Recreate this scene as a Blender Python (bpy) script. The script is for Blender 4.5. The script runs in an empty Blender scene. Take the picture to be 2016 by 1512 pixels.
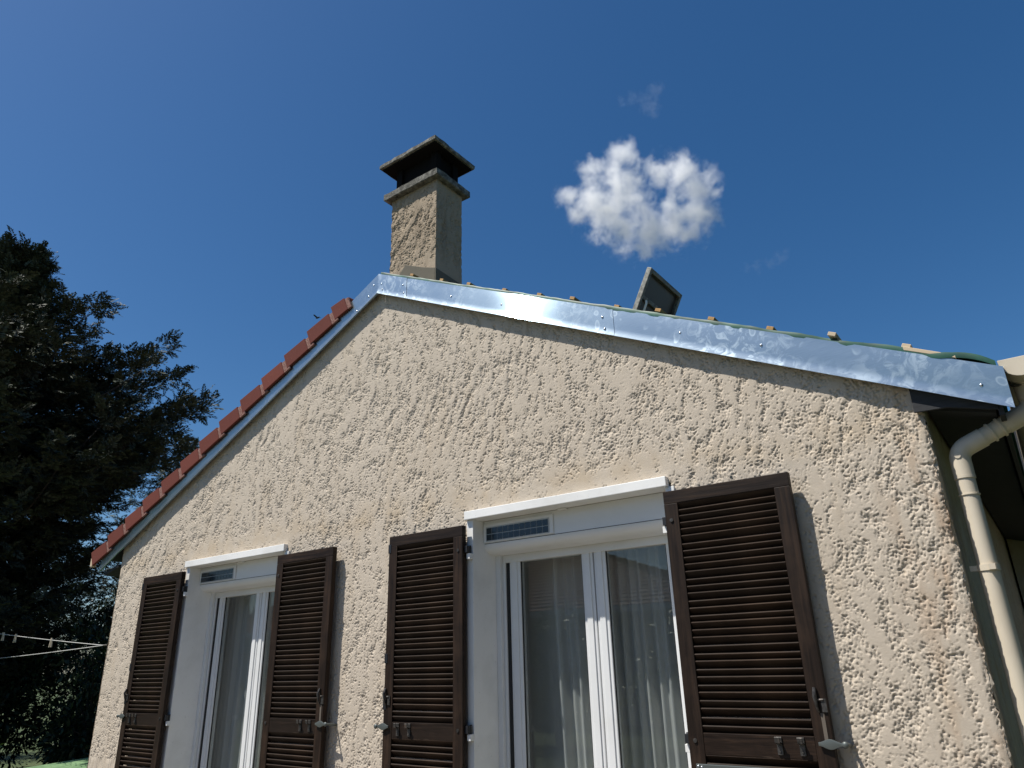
import bpy, bmesh, math, random
import numpy as np
from mathutils import Vector, Matrix, noise as mnoise

random.seed(7)
R = math.radians
sc = bpy.context.scene
col = sc.collection

# ------------------------------------------------------------------ camera
CAM = Vector((4.811, -3.706, 1.5526))
PITCH, ROLL, YAW = 0.37075, -0.028466, -0.625448
fwd = Vector((math.sin(YAW) * math.cos(PITCH), math.cos(YAW) * math.cos(PITCH), math.sin(PITCH)))
rgt = Vector((math.cos(YAW), -math.sin(YAW), 0))
upv = rgt.cross(fwd)
r2 = math.cos(ROLL) * rgt + math.sin(ROLL) * upv
u2 = -math.sin(ROLL) * rgt + math.cos(ROLL) * upv
cd = bpy.data.cameras.new('camera')
cd.sensor_width = 36.0
cd.lens = 1397.93 / 2016 * 36
cd.clip_end = 6000
cam = bpy.data.objects.new('camera', cd)
col.objects.link(cam)
cam.matrix_world = Matrix((
    (r2.x, u2.x, -fwd.x, CAM.x), (r2.y, u2.y, -fwd.y, CAM.y), (r2.z, u2.z, -fwd.z, CAM.z), (0, 0, 0, 1)))
sc.camera = cam

# ------------------------------------------------------------------ sky, sun, exposure
SUN = Vector((-0.78, -1.0, 2.2)).normalized()
elev = math.asin(SUN.z)
azim = math.atan2(SUN.x, SUN.y)              # clockwise from +Y
world = bpy.data.worlds.new('World')
sc.world = world
world.use_nodes = True
wn = world.node_tree.nodes
wl = world.node_tree.links
sky = wn.new('ShaderNodeTexSky')
sky.sky_type = 'NISHITA'
sky.sun_disc = False
sky.sun_elevation = elev
sky.sun_rotation = azim
sky.altitude = 600
sky.air_density = 1.0
sky.dust_density = 1.4
sky.ozone_density = 3.0
hsv = wn.new('ShaderNodeHueSaturation')
hsv.inputs['Saturation'].default_value = 1.30
wl.new(sky.outputs[0], hsv.inputs['Color'])
wl.new(hsv.outputs[0], wn['Background'].inputs['Color'])
wn['Background'].inputs['Strength'].default_value = 0.080

sl = bpy.data.lights.new('sun', 'SUN')
sl.energy = 4.9
sl.angle = R(0.53)
sl.color = (1.0, 0.955, 0.88)
sun = bpy.data.objects.new('sun', sl)
col.objects.link(sun)
sun.location = (-20, -30, 60)
sun.rotation_euler = SUN.to_track_quat('Z', 'Y').to_euler()

sc.view_settings.view_transform = 'Standard'
sc.view_settings.look = 'None'
sc.view_settings.gamma = 1.0
sc.view_settings.exposure = 0.36
sc.view_settings.use_curve_mapping = False
sc.cycles.use_denoising = True
sc.cycles.volume_bounces = 20
sc.cycles.max_bounces = 22
sc.cycles.transparent_max_bounces = 12


# ------------------------------------------------------------------ material helpers
def mat(name, color=(.5, .5, .5), rough=.6, metal=0.0, spec=.5):
    m = bpy.data.materials.new(name)
    m.use_nodes = True
    b = m.node_tree.nodes['Principled BSDF']
    b.inputs['Base Color'].default_value = (*color, 1)
    b.inputs['Roughness'].default_value = rough
    b.inputs['Metallic'].default_value = metal
    b.inputs['Specular IOR Level'].default_value = spec
    return m


class NT:
    """short hand for building node trees"""
    def __init__(s, m):
        s.t = m.node_tree
        s.b = s.t.nodes.get('Principled BSDF')

    def n(s, kind, **kw):
        x = s.t.nodes.new('ShaderNode' + kind)
        for k, v in kw.items():
            if k.startswith('i_'):
                x.inputs[k[2:]].default_value = v
            elif isinstance(v, (int, float, str, bool)) and hasattr(x, k):
                setattr(x, k, v)
        return x

    def l(s, a, b):
        s.t.links.new(a, b)

    def coords(s, scale=(1, 1, 1), which='Object', rot=(0, 0, 0)):
        tc = s.n('TexCoord')
        mp = s.n('Mapping')
        mp.inputs['Scale'].default_value = scale
        mp.inputs['Rotation'].default_value = rot
        s.l(tc.outputs[which], mp.inputs['Vector'])
        return mp.outputs[0]

    def noise(s, vec, scale, detail=4, rough=.55, dist=0.0):
        x = s.n('TexNoise')
        x.inputs['Scale'].default_value = scale
        x.inputs['Detail'].default_value = detail
        x.inputs['Roughness'].default_value = rough
        x.inputs['Distortion'].default_value = dist
        if vec is not None:
            s.l(vec, x.inputs['Vector'])
        return x.outputs['Fac']

    def ramp(s, fac, stops):
        x = s.n('ValToRGB')
        e = x.color_ramp.elements
        while len(e) < len(stops):
            e.new(.5)
        for i, (p, c) in enumerate(stops):
            e[i].position = p
            e[i].color = (*c, 1) if len(c) == 3 else c
        s.l(fac, x.inputs[0])
        return x.outputs[0]

    def mix(s, fac, a, b, mode='MIX'):
        x = s.n('MixRGB')
        x.blend_type = mode
        for sock, v in ((x.inputs[0], fac), (x.inputs[1], a), (x.inputs[2], b)):
            if isinstance(v, (int, float)):
                sock.default_value = v
            elif isinstance(v, tuple):
                sock.default_value = (*v, 1)
            else:
                s.l(v, sock)
        return x.outputs[0]

    def math(s, op, a, b=None, clamp=False):
        x = s.n('Math')
        x.operation = op
        x.use_clamp = clamp
        for sock, v in ((x.inputs[0], a), (x.inputs[1], b)):
            if v is None:
                continue
            if isinstance(v, (int, float)):
                sock.default_value = v
            else:
                s.l(v, sock)
        return x.outputs[0]

    def bump(s, h, strength=.3, dist=.01):
        x = s.n('Bump')
        x.inputs['Strength'].default_value = strength
        x.inputs['Distance'].default_value = dist
        s.l(h, x.inputs['Height'])
        s.l(x.outputs[0], s.b.inputs['Normal'])

    def base(s, sock):
        s.l(sock, s.b.inputs['Base Color'])

    def rough(s, sock):
        s.l(sock, s.b.inputs['Roughness'])


def g3(v):
    return (v, v, v)


M = {}


def mk_stucco(name, a, b, stain, stain_amt, bump=.5, corner=False):
    m = mat(name, a, .92, 0, .2)
    t = NT(m)
    v = t.coords()
    n1 = t.noise(v, 1.1, 5, .6)
    n2 = t.noise(v, 14, 4, .6)
    c = t.mix(t.ramp(n1, [(.35, g3(0)), (.68, g3(1))]), a, b)
    c = t.mix(t.math('MULTIPLY', t.ramp(n2, [(.3, g3(0)), (.75, g3(1))]), .35), c, tuple(x * .82 for x in a))
    # rain-borne dirt: vertical streaks of ochre
    vs = t.coords((2.4, 2.4, .55))
    n3 = t.noise(vs, 1.6, 5, .65)
    c = t.mix(t.math('MULTIPLY', t.ramp(n3, [(.53, g3(0)), (.74, g3(1))]), stain_amt), c, stain)
    if corner:                               # rust-brown runs beside the downpipe, ochre bloom over the window heads
        sx_ = t.n('SeparateXYZ')
        t.l(v, sx_.inputs[0])
        near = t.math('MULTIPLY', t.math('SUBTRACT', sx_.outputs['X'], 3.38), 4.0, True)
        rn = t.ramp(t.noise(t.coords((3, 3, 1.0)), 2.6, 4, .6), [(.48, g3(0)), (.64, g3(1))])
        c = t.mix(t.math('MULTIPLY', t.math('MULTIPLY', near, rn), .55), c, (.40, .27, .17))
        band = t.math('SUBTRACT', 1.0, t.math('MULTIPLY', t.math('ABSOLUTE', t.math('SUBTRACT', sx_.outputs['Z'], 2.58)), 7.0), True)
        rn2 = t.ramp(t.noise(v, 3.1, 4, .6), [(.42, g3(0)), (.62, g3(1))])
        c = t.mix(t.math('MULTIPLY', t.math('MULTIPLY', band, rn2), .5), c, (.47, .36, .23))
    t.base(c)
    gr = t.noise(v, 260, 4, .75)
    t.bump(gr, bump * 1.5, .003)
    return m


M['stucco'] = mk_stucco('stucco', (.53, .458, .370), (.565, .493, .403), (.47, .37, .255), .38, .5, True)
M['stucco_old'] = mk_stucco('stucco_old', (.40, .325, .24), (.33, .265, .19), (.20, .155, .11), .7)
M['patch'] = mk_stucco('patch', (.15, .135, .105), (.11, .10, .08), (.08, .07, .055), .4, .3)


def mk_concrete():
    m = mat('concrete_slab', (.2, .19, .17), .95, 0, .2)
    t = NT(m)
    v = t.coords()
    c = t.ramp(t.noise(v, 16, 6, .7), [(.30, (.035, .035, .03)), (.5, (.13, .125, .11)), (.72, (.33, .32, .28))])
    lic = t.ramp(t.noise(v, 55, 3, .6), [(.58, g3(0)), (.66, g3(1))])
    t.base(t.mix(t.math('MULTIPLY', lic, .5), c, (.36, .36, .29)))
    t.bump(t.noise(v, 90, 5, .7), .8, .006)
    return m


M['concrete'] = mk_concrete()
M['soot_shade'] = mat('soot_shade', (.010, .009, .009), .95, 0, .08)  # soot of the vent housing; also paints the shade under the cap


def mk_white(name, col_, rough, dirt=.12):
    m = mat(name, col_, rough, 0, .5)
    t = NT(m)
    v = t.coords()
    n = t.noise(v, 3.5, 5, .6)
    c = t.mix(t.math('MULTIPLY', t.ramp(n, [(.45, g3(0)), (.8, g3(1))]), dirt * 2), col_, (.55, .55, .52))
    sp = t.ramp(t.noise(v, 60, 2, .5), [(.70, g3(0)), (.76, g3(1))])
    t.base(t.mix(t.math('MULTIPLY', sp, dirt), c, (.3, .28, .25)))
    t.bump(t.noise(v, 110, 3, .6), .12, .002)
    return m


M['white_paint'] = mk_white('white_paint', (.80, .80, .785), .5, .28)
M['pvc'] = mk_white('white_pvc', (.72, .73, .73), .30, .16)
M['rubber'] = mat('black_rubber', (.012, .012, .012), .6)


def mk_wood(name, axis):
    m = mat(name, (.03, .018, .012), .6, 0, .22)
    t = NT(m)
    s = {'x': (1.6, 30, 30), 'z': (30, 30, 1.6)}[axis]
    v = t.coords(s)
    g = t.noise(v, 2.2, 7, .65, .4)
    c = t.ramp(g, [(.28, (.006, .0034, .0022)), (.5, (.0170, .0090, .0050)), (.72, (.042, .0225, .0122))])
    v2 = t.coords()
    w = t.ramp(t.noise(v2, 3.3, 4, .6), [(.50, g3(0)), (.72, g3(1))])
    c = t.mix(t.math('MULTIPLY', w, .6), c, (.060, .034, .020))
    # bare grey scratches
    sc_ = t.ramp(t.noise(t.coords({'x': (2, 60, 60), 'z': (60, 60, 2)}[axis]), 3.1, 3, .5), [(.70, g3(0)), (.76, g3(1))])
    c = t.mix(t.math('MULTIPLY', sc_, .35), c, (.20, .15, .11))
    oi = t.n('ObjectInfo')
    c = t.mix(t.math('MULTIPLY', oi.outputs['Random'], .55), c, (.013, .0085, .006))
    t.base(c)
    t.rough(t.ramp(g, [(.3, g3(.42)), (.7, g3(.7))]))
    t.bump(g, .35, .003)
    return m


M['wood_x'] = mk_wood('dark_wood_horizontal', 'x')
M['wood_z'] = mk_wood('dark_wood_vertical', 'z')
M['iron'] = mat('old_iron', (.055, .052, .05), .5, .6)
t = NT(M['iron'])
t.base(t.ramp(t.noise(t.coords(), 45, 4, .6), [(.35, (.03, .028, .026)), (.6, (.09, .085, .08)), (.75, (.16, .11, .08))]))
M['grey_plate'] = mat('painted_plate', (.11, .125, .12), .45, .4)
M['black_hinge'] = mat('black_hinge', (.012, .013, .016), .45)


def mk_zinc(name, smudge=1.0):
    """rolled zinc: reflections smear across the rolling direction; finger marks are a rougher film"""
    m = bpy.data.materials.new(name)
    m.use_nodes = True
    t = NT(m)
    m.node_tree.nodes.remove(t.b)
    out = m.node_tree.nodes['Material Output']
    v = t.coords()
    blot = t.noise(v, 11, 5, .62, 1.8)
    patch = t.ramp(t.noise(v, 1.9, 3, .5), [(.38, g3(0)), (.62, g3(1))])
    sm = t.math('MULTIPLY', t.ramp(blot, [(.47, g3(0)), (.60, g3(1))]), patch)
    vo = t.n('TexVoronoi')
    vo.inputs['Scale'].default_value = 15
    t.l(t.mix(.12, t.coords((1, 1, .75)), t.n('TexNoise').outputs['Color']), vo.inputs['Vector'])
    fp = t.ramp(vo.outputs['Distance'], [(.18, g3(.3)), (.27, g3(1)), (.34, g3(0))])
    fp = t.math('MULTIPLY', fp, t.ramp(t.noise(v, 3.1, 3, .5, .3), [(.50, g3(0)), (.58, g3(1))]))
    sm = t.math('MAXIMUM', sm, fp)
    fine = t.noise(t.coords((4, 4, 60)), 4, 3, .6)
    tg = t.n('Tangent')
    tg.direction_type = 'UV_MAP'
    tg.uv_map = 'UVMap'
    bp_ = t.n('Bump')
    bp_.inputs['Strength'].default_value = .018
    bp_.inputs['Distance'].default_value = .02
    t.l(t.noise(t.coords((.8, 1, 2)), 3.2, 2, .5), bp_.inputs['Height'])

    def gloss(col_, r, a, dist):
        gq = t.n('BsdfAnisotropic')
        gq.distribution = dist
        gq.inputs['Color'].default_value = (*col_, 1)
        gq.inputs['Roughness'].default_value = r
        gq.inputs['Anisotropy'].default_value = a
        t.l(bp_.outputs[0], gq.inputs['Normal'])
        if a:
            t.l(tg.outputs[0], gq.inputs['Tangent'])
        return gq.outputs[0]

    def mixs(f, a, b_):
        x = t.n('MixShader')
        if isinstance(f, float):
            x.inputs[0].default_value = f
        else:
            t.l(f, x.inputs[0])
        t.l(a, x.inputs[1])
        t.l(b_, x.inputs[2])
        return x.outputs[0]
    core_ = gloss(TINT, .21, ANI * .86, 'BECKMANN')
    halo = gloss(TINT, .30, ANI * .72, 'GGX')
    film = gloss((.56, .67, .75), .60, 0.0, 'GGX')
    sh = mixs(.16, core_, halo)
    sh = mixs(t.math('ADD', t.math('MULTIPLY', sm, .34 * smudge), t.math('ADD', t.math('MULTIPLY', fine, .12), (.13 if smudge > .5 else .08))), sh, film)
    t.l(sh, out.inputs['Surface'])
    return m


ANI = 1.0
TINT = (.40, .52, .60)
M['zinc'] = mk_zinc('bright_zinc_sheet')
M['zinc_plain'] = mk_zinc('dull_zinc_sheet', .25)
M['rivet'] = mat('rivet_metal', (.6, .63, .66), .3, 1.0)


def mk_tile():
    m = mat('red_concrete_tile', (.23, .055, .035), .9, 0, .25)
    t = NT(m)
    v = t.coords()
    oi = t.n('ObjectInfo')
    c = t.mix(oi.outputs['Random'], (.112, .028, .020), (.152, .039, .027))
    c = t.mix(t.math('MULTIPLY', t.ramp(t.noise(v, 9, 5, .65), [(.4, g3(0)), (.75, g3(1))]), .6), c, (.13, .034, .026))
    sp = t.ramp(t.noise(v, 85, 3, .6), [(.60, g3(0)), (.70, g3(1))])
    t.base(t.mix(t.math('MULTIPLY', sp, .4), c, (.36, .16, .12)))
    t.bump(t.noise(v, 160, 4, .7), .5, .003)
    return m


M['tile'] = mk_tile()
M['tile_nib'] = mat('pale_tile_mortar', (.32, .17, .13), .95)
t = NT(M['tile_nib'])
t.base(t.ramp(t.noise(t.coords(), 110, 4, .7), [(.35, (.13, .05, .04)), (.55, (.24, .12, .095)), (.7, (.40, .27, .22))]))
t.bump(t.noise(t.coords(), 130, 4, .7), .8, .006)
M['batten'] = mat('treated_batten', (.42, .24, .08), .7)
t = NT(M['batten'])
t.base(t.ramp(t.noise(t.coords((30, 3, 30)), 3, 5, .6), [(.3, (.30, .15, .04)), (.7, (.52, .31, .11))]))
M['pale_batten'] = mat('pale_batten', (.55, .44, .30), .75)
M['underlay'] = mat('green_underlay', (.02, .16, .085), .5)
t = NT(M['underlay'])
t.base(t.ramp(t.noise(t.coords((1, 1, 1)), 5, 4, .6), [(.4, (.008, .055, .036)), (.62, (.014, .10, .064)), (.8, (.06, .26, .17))]))
M['deck'] = mat('grey_deck', (.05, .055, .06), .8)
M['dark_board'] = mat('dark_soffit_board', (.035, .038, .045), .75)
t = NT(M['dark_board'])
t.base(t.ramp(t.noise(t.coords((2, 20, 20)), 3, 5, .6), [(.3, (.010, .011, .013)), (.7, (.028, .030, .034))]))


def mk_beige():
    m = mat('beige_pvc', (.60, .53, .42), .45, 0, .45)
    t = NT(m)
    v = t.coords((4, 4, .8))
    c = t.mix(t.math('MULTIPLY', t.ramp(t.noise(v, 4, 5, .6), [(.45, g3(0)), (.8, g3(1))]), .45), (.62, .55, .435), (.45, .38, .28))
    t.base(c)
    t.rough(t.ramp(t.noise(t.coords(), 12, 4, .6), [(.3, g3(.36)), (.7, g3(.58))]))
    return m


M['beige'] = mk_beige()
M['lid_frame'] = mat('weathered_zinc_frame', (.20, .20, .18), .6, .5)
t = NT(M['lid_frame'])
t.base(t.ramp(t.noise(t.coords(), 35, 4, .65), [(.35, (.10, .10, .09)), (.7, (.30, .30, .27))]))
M['lid_pane'] = mat('grimy_wired_pane', (.045, .04, .04), .35)
M['solar'] = mat('solar_cell', (.006, .018, .028), .18, 0, .6)
M['solar_line'] = mat('solar_grid', (.42, .45, .47), .5)

gm = bpy.data.materials.new('window_glass')
gm.use_nodes = True
t = NT(gm)
gm.node_tree.nodes.remove(t.b)
tr_ = t.n('BsdfTransparent')
tr_.inputs['Color'].default_value = (.90, .92, .915, 1)
gl_ = t.n('BsdfGlossy')
gl_.inputs['Roughness'].default_value = 0.0
ge_ = t.n('NewGeometry')
dt_ = t.n('VectorMath')
dt_.operation = 'DOT_PRODUCT'
t.l(ge_.outputs['Normal'], dt_.inputs[0])
t.l(ge_.outputs['Incoming'], dt_.inputs[1])
c1_ = t.math('SUBTRACT', 1.0, t.math('ABSOLUTE', dt_.outputs['Value']))
fr_ = t.math('ADD', t.math('MULTIPLY', t.math('POWER', c1_, 5.0), .93), .048)
mx_ = t.n('MixShader')
t.l(fr_, mx_.inputs[0])
t.l(tr_.outputs[0], mx_.inputs[1])
t.l(gl_.outputs[0], mx_.inputs[2])
t.l(mx_.outputs[0], gm.node_tree.nodes['Material Output'].inputs['Surface'])
M['glass'] = gm


def mk_curtain():
    m = bpy.data.materials.new('sheer_voile')
    m.use_nodes = True
    t = NT(m)
    nt = m.node_tree
    nt.nodes.remove(t.b)
    out = nt.nodes['Material Output']
    d = t.n('BsdfDiffuse')
    d.inputs['Color'].default_value = (.86, .86, .85, 1)
    tl = t.n('BsdfTranslucent')
    tl.inputs['Color'].default_value = (.75, .75, .74, 1)
    tr = t.n('BsdfTransparent')
    a1 = t.n('MixShader')
    a1.inputs[0].default_value = .4
    t.l(d.outputs[0], a1.inputs[1])
    t.l(tl.outputs[0], a1.inputs[2])
    a2 = t.n('MixShader')
    wv = t.noise(t.coords((900, 900, 900)), 1, 1, .5)
    t.l(t.math('ADD', t.math('MULTIPLY', wv, .3), .60), a2.inputs[0])
    t.l(tr.outputs[0], a2.inputs[1])
    t.l(a1.outputs[0], a2.inputs[2])
    t.l(a2.outputs[0], out.inputs['Surface'])
    return m


M['curtain'] = mk_curtain()
M['room'] = mat('room_paint', (.60, .59, .57), .9)
M['room_floor'] = mat('room_floor', (.12, .08, .05), .6)


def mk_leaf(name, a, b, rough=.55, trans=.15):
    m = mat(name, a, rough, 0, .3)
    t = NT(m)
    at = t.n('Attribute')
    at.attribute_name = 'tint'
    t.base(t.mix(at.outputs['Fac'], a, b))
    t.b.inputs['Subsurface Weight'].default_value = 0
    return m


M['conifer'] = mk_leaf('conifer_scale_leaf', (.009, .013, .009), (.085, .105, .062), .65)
M['hedge'] = mk_leaf('hedge_leaf', (.010, .020, .009), (.030, .055, .022), .5)
M['laurel'] = mk_leaf('laurel_leaf', (.07, .12, .03), (.16, .22, .07), .4)
M['bark'] = mat('bark', (.05, .038, .03), .95)
t = NT(M['bark'])
t.base(t.ramp(t.noise(t.coords((12, 12, 2)), 3, 5, .65), [(.3, (.02, .016, .013)), (.7, (.09, .07, .055))]))
t.bump(t.noise(t.coords((14, 14, 2)), 3, 5, .65), .8, .02)
M['grass'] = mat('lawn', (.05, .08, .025), .95)
t = NT(M['grass'])
t.base(t.ramp(t.noise(t.coords(), 2.5, 6, .7), [(.3, (.03, .055, .016)), (.7, (.085, .11, .04))]))
t.bump(t.noise(t.coords(), 60, 4, .7), .8, .02)
M['terrace'] = mat('terrace_paving', (.30, .26, .21), .9)
t = NT(M['terrace'])
t.base(t.ramp(t.noise(t.coords(), 8, 6, .7), [(.3, (.14, .12, .095)), (.7, (.24, .205, .165))]))
M['green_sheet'] = mat('green_roof_sheet', (.17, .30, .13), .7)
t = NT(M['green_sheet'])
t.base(t.ramp(t.noise(t.coords((2, 2, 2)), 4, 5, .65), [(.3, (.10, .19, .08)), (.7, (.22, .36, .17))]))
M['old_plank'] = mat('old_plank', (.12, .10, .08), .9)
M['cord'] = mat('line_cord', (.55, .55, .52), .7)
M['peg'] = mat('wooden_peg', (.50, .44, .34), .7)
M['pole'] = mat('galvanised_pole', (.35, .36, .36), .5, .7)
M['n_wall'] = mk_stucco('neighbour_render', (.50, .46, .40), (.55, .50, .44), (.4, .34, .26), .3)
M['n_tile'] = mat('brown_roof_tile', (.13, .075, .055), .9)
t = NT(M['n_tile'])
t.base(t.ramp(t.noise(t.coords(), 5, 5, .7), [(.3, (.09, .05, .038)), (.7, (.19, .11, .08))]))
M['bird'] = mat('bird_dark', (.02, .02, .02), .8)


# ------------------------------------------------------------------ mesh helpers (world coordinates in, child-local out)
ORG = {}


def org(o):
    return ORG.get(o.name, Vector((0, 0, 0))) if o else Vector((0, 0, 0))


def link(o, parent, world_loc):
    col.objects.link(o)
    ORG[o.name] = Vector(world_loc)
    if parent:
        o.parent = parent
        o.location = Vector(world_loc) - org(parent)
    else:
        o.location = world_loc
    return o


def tag(o, label=None, cat=None, group=None, kind=None):
    for k, v in (('label', label), ('category', cat), ('group', group), ('kind', kind)):
        if v:
            o[k] = v
    return o


def empty(name, loc, label=None, cat=None, group=None):
    o = bpy.data.objects.new(name, None)
    o.empty_display_size = .1
    link(o, None, loc)
    return tag(o, label, cat, group)


class MB:
    def __init__(s):
        s.v, s.f, s.uv = [], [], None

    def add(s, vs, fs):
        k = len(s.v)
        s.v += [tuple(v) for v in vs]
        s.f += [tuple(i + k for i in f) for f in fs]
        return s

    def box(s, x0, x1, y0, y1, z0, z1):
        return s.hexa([(x0, y0, z0), (x1, y0, z0), (x1, y1, z0), (x0, y1, z0),
                       (x0, y0, z1), (x1, y0, z1), (x1, y1, z1), (x0, y1, z1)])

    def hexa(s, v):
        return s.add(v, [(3, 2, 1, 0), (4, 5, 6, 7), (0, 1, 5, 4), (1, 2, 6, 5), (2, 3, 7, 6), (3, 0, 4, 7)])

    def prism(s, poly, axis, a, b):
        """poly of 2-D points extruded along axis between a and b"""
        def P(p, h):
            return {'x': (h, p[0], p[1]), 'y': (p[0], h, p[1]), 'z': (p[0], p[1], h)}[axis]
        n = len(poly)
        vs = [P(p, a) for p in poly] + [P(p, b) for p in poly]
        fs = [tuple(range(n - 1, -1, -1)), tuple(range(n, 2 * n))]
        fs += [(i, (i + 1) % n, n + (i + 1) % n, n + i) for i in range(n)]
        return s.add(vs, fs)

    def tube(s, pts, rad, seg=12, cap=True):
        pts = [Vector(p) for p in pts]
        rads = [float(q) for q in rad] if isinstance(rad, (list, tuple)) else [float(rad)] * len(pts)
        k = len(s.v)
        pu = None
        for i, p in enumerate(pts):
            d = (pts[min(i + 1, len(pts) - 1)] - pts[max(i - 1, 0)]).normalized()
            if pu is None:
                pu = d.orthogonal().normalized()
            else:
                pu = (pu - d * pu.dot(d)).normalized()
            w = d.cross(pu)
            for j in range(seg):
                a = 2 * math.pi * j / seg
                s.v.append(tuple(p + rads[i] * (math.cos(a) * pu + math.sin(a) * w)))
        for i in range(len(pts) - 1):
            for j in range(seg):
                a, b_ = k + i * seg + j, k + i * seg + (j + 1) % seg
                s.f.append((a, b_, b_ + seg, a + seg))
        if cap:
            s.f.append(tuple(k + j for j in range(seg - 1, -1, -1)))
            e = k + (len(pts) - 1) * seg
            s.f.append(tuple(e + j for j in range(seg)))
        return s

    def dome(s, c, n, r, h, seg=10):
        c, n = Vector(c), Vector(n).normalized()
        u = n.orthogonal().normalized()
        w = n.cross(u)
        k = len(s.v)
        rings = ((1, 0), (.85, .55), (.5, .87))
        for rr, hh in rings:
            for j in range(seg):
                a = 2 * math.pi * j / seg
                s.v.append(tuple(c + n * h * hh + r * rr * (math.cos(a) * u + math.sin(a) * w)))
        s.v.append(tuple(c + n * h))
        for i in range(2):
            for j in range(seg):
                a, b_ = k + i * seg + j, k + i * seg + (j + 1) % seg
                s.f.append((a, b_, b_ + seg, a + seg))
        for j in range(seg):
            s.f.append((k + 2 * seg + j, k + 2 * seg + (j + 1) % seg, k + 3 * seg))
        return s

    def build(s, name, m, parent=None, loc=None, bevel=0, smooth=False, seg=2):
        o0 = Vector(loc) if loc is not None else (org(parent) if parent else Vector((0, 0, 0)))
        me = bpy.data.meshes.new(name)
        me.from_pydata([(v[0] - o0.x, v[1] - o0.y, v[2] - o0.z) for v in s.v], [], s.f)
        bm = bmesh.new()
        bm.from_mesh(me)
        bmesh.ops.recalc_face_normals(bm, faces=bm.faces)
        if bevel:
            bmesh.ops.bevel(bm, geom=[e for e in bm.edges if len(e.link_faces) == 2 and e.calc_face_angle(0) > .6],
                            offset=bevel, segments=seg, affect='EDGES', profile=.6, clamp_overlap=True)
        bm.to_mesh(me)
        bm.free()
        if smooth:
            me.polygons.foreach_set('use_smooth', [True] * len(me.polygons))
            try:
                me.set_sharp_from_angle(angle=R(38))
            except Exception:
                pass
        me.materials.append(M[m] if isinstance(m, str) else m)
        return link(bpy.data.objects.new(name, me), parent, o0)


def clone(o, parent, world_loc, rot=None):
    c = o.copy()
    c.parent = None
    col.objects.link(c)
    ORG[c.name] = Vector(world_loc)
    c.parent = parent
    c.location = Vector(world_loc) - org(parent)
    if rot is not None:
        c.rotation_euler = rot
    return c


def grid_mesh(name, V, mask, m, parent, smooth=True):
    """V: (ny, nx, 3) array; mask (ny-1, nx-1) of the quads to keep"""
    ny, nx, _ = V.shape
    o0 = np.array(org(parent))
    idx = np.arange(ny * nx).reshape(ny, nx)
    q = np.stack([idx[:-1, :-1], idx[:-1, 1:], idx[1:, 1:], idx[1:, :-1]], -1)[mask]
    used = np.zeros(ny * nx, bool)
    used[q.ravel()] = True
    new = np.cumsum(used) - 1
    q = new[q]
    vs = (V.reshape(-1, 3) - o0)[used]
    me = bpy.data.meshes.new(name)
    me.vertices.add(len(vs))
    me.vertices.foreach_set('co', vs.astype(np.float32).ravel())
    me.loops.add(q.size)
    me.loops.foreach_set('vertex_index', q.astype(np.int32).ravel())
    me.polygons.add(len(q))
    me.polygons.foreach_set('loop_start', np.arange(0, q.size, 4, dtype=np.int32))
    me.polygons.foreach_set('use_smooth', np.full(len(q), smooth))
    me.update(calc_edges=True)
    me.materials.append(M[m])
    return link(bpy.data.objects.new(name, me), parent, org(parent))


def tri_cloud(name, V, F, tint, m, parent, loc=None):
    o0 = np.array(loc if loc is not None else org(parent))
    me = bpy.data.meshes.new(name)
    n = F.shape[1]
    me.vertices.add(len(V))
    me.vertices.foreach_set('co', (V - o0).astype(np.float32).ravel())
    me.loops.add(F.size)
    me.loops.foreach_set('vertex_index', F.astype(np.int32).ravel())
    me.polygons.add(len(F))
    me.polygons.foreach_set('loop_start', np.arange(0, F.size, n, dtype=np.int32))
    me.update(calc_edges=True)
    at = me.attributes.new('tint', 'FLOAT', 'POINT')
    at.data.foreach_set('value', tint.astype(np.float32))
    me.materials.append(M[m])
    return link(bpy.data.objects.new(name, me), parent, Vector(o0))


# numpy gradient noise --------------------------------------------------------
def perlin(x, y, seed=0):
    rs = np.random.RandomState(seed)
    perm = rs.permutation(1024)
    ang = rs.rand(1024) * 2 * np.pi
    gx, gy = np.cos(ang), np.sin(ang)
    xi, yi = np.floor(x).astype(np.int64), np.floor(y).astype(np.int64)
    xf, yf = x - xi, y - yi

    def g(i, j, dx, dy):
        h = perm[(perm[i & 1023] + j) & 1023]
        return gx[h] * dx + gy[h] * dy
    u = xf ** 3 * (xf * (xf * 6 - 15) + 10)
    w = yf ** 3 * (yf * (yf * 6 - 15) + 10)
    a = g(xi, yi, xf, yf)
    b_ = g(xi + 1, yi, xf - 1, yf)
    c = g(xi, yi + 1, xf, yf - 1)
    d = g(xi + 1, yi + 1, xf - 1, yf - 1)
    return 1.5 * ((a * (1 - u) + b_ * u) * (1 - w) + (c * (1 - u) + d * u) * w)


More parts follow.
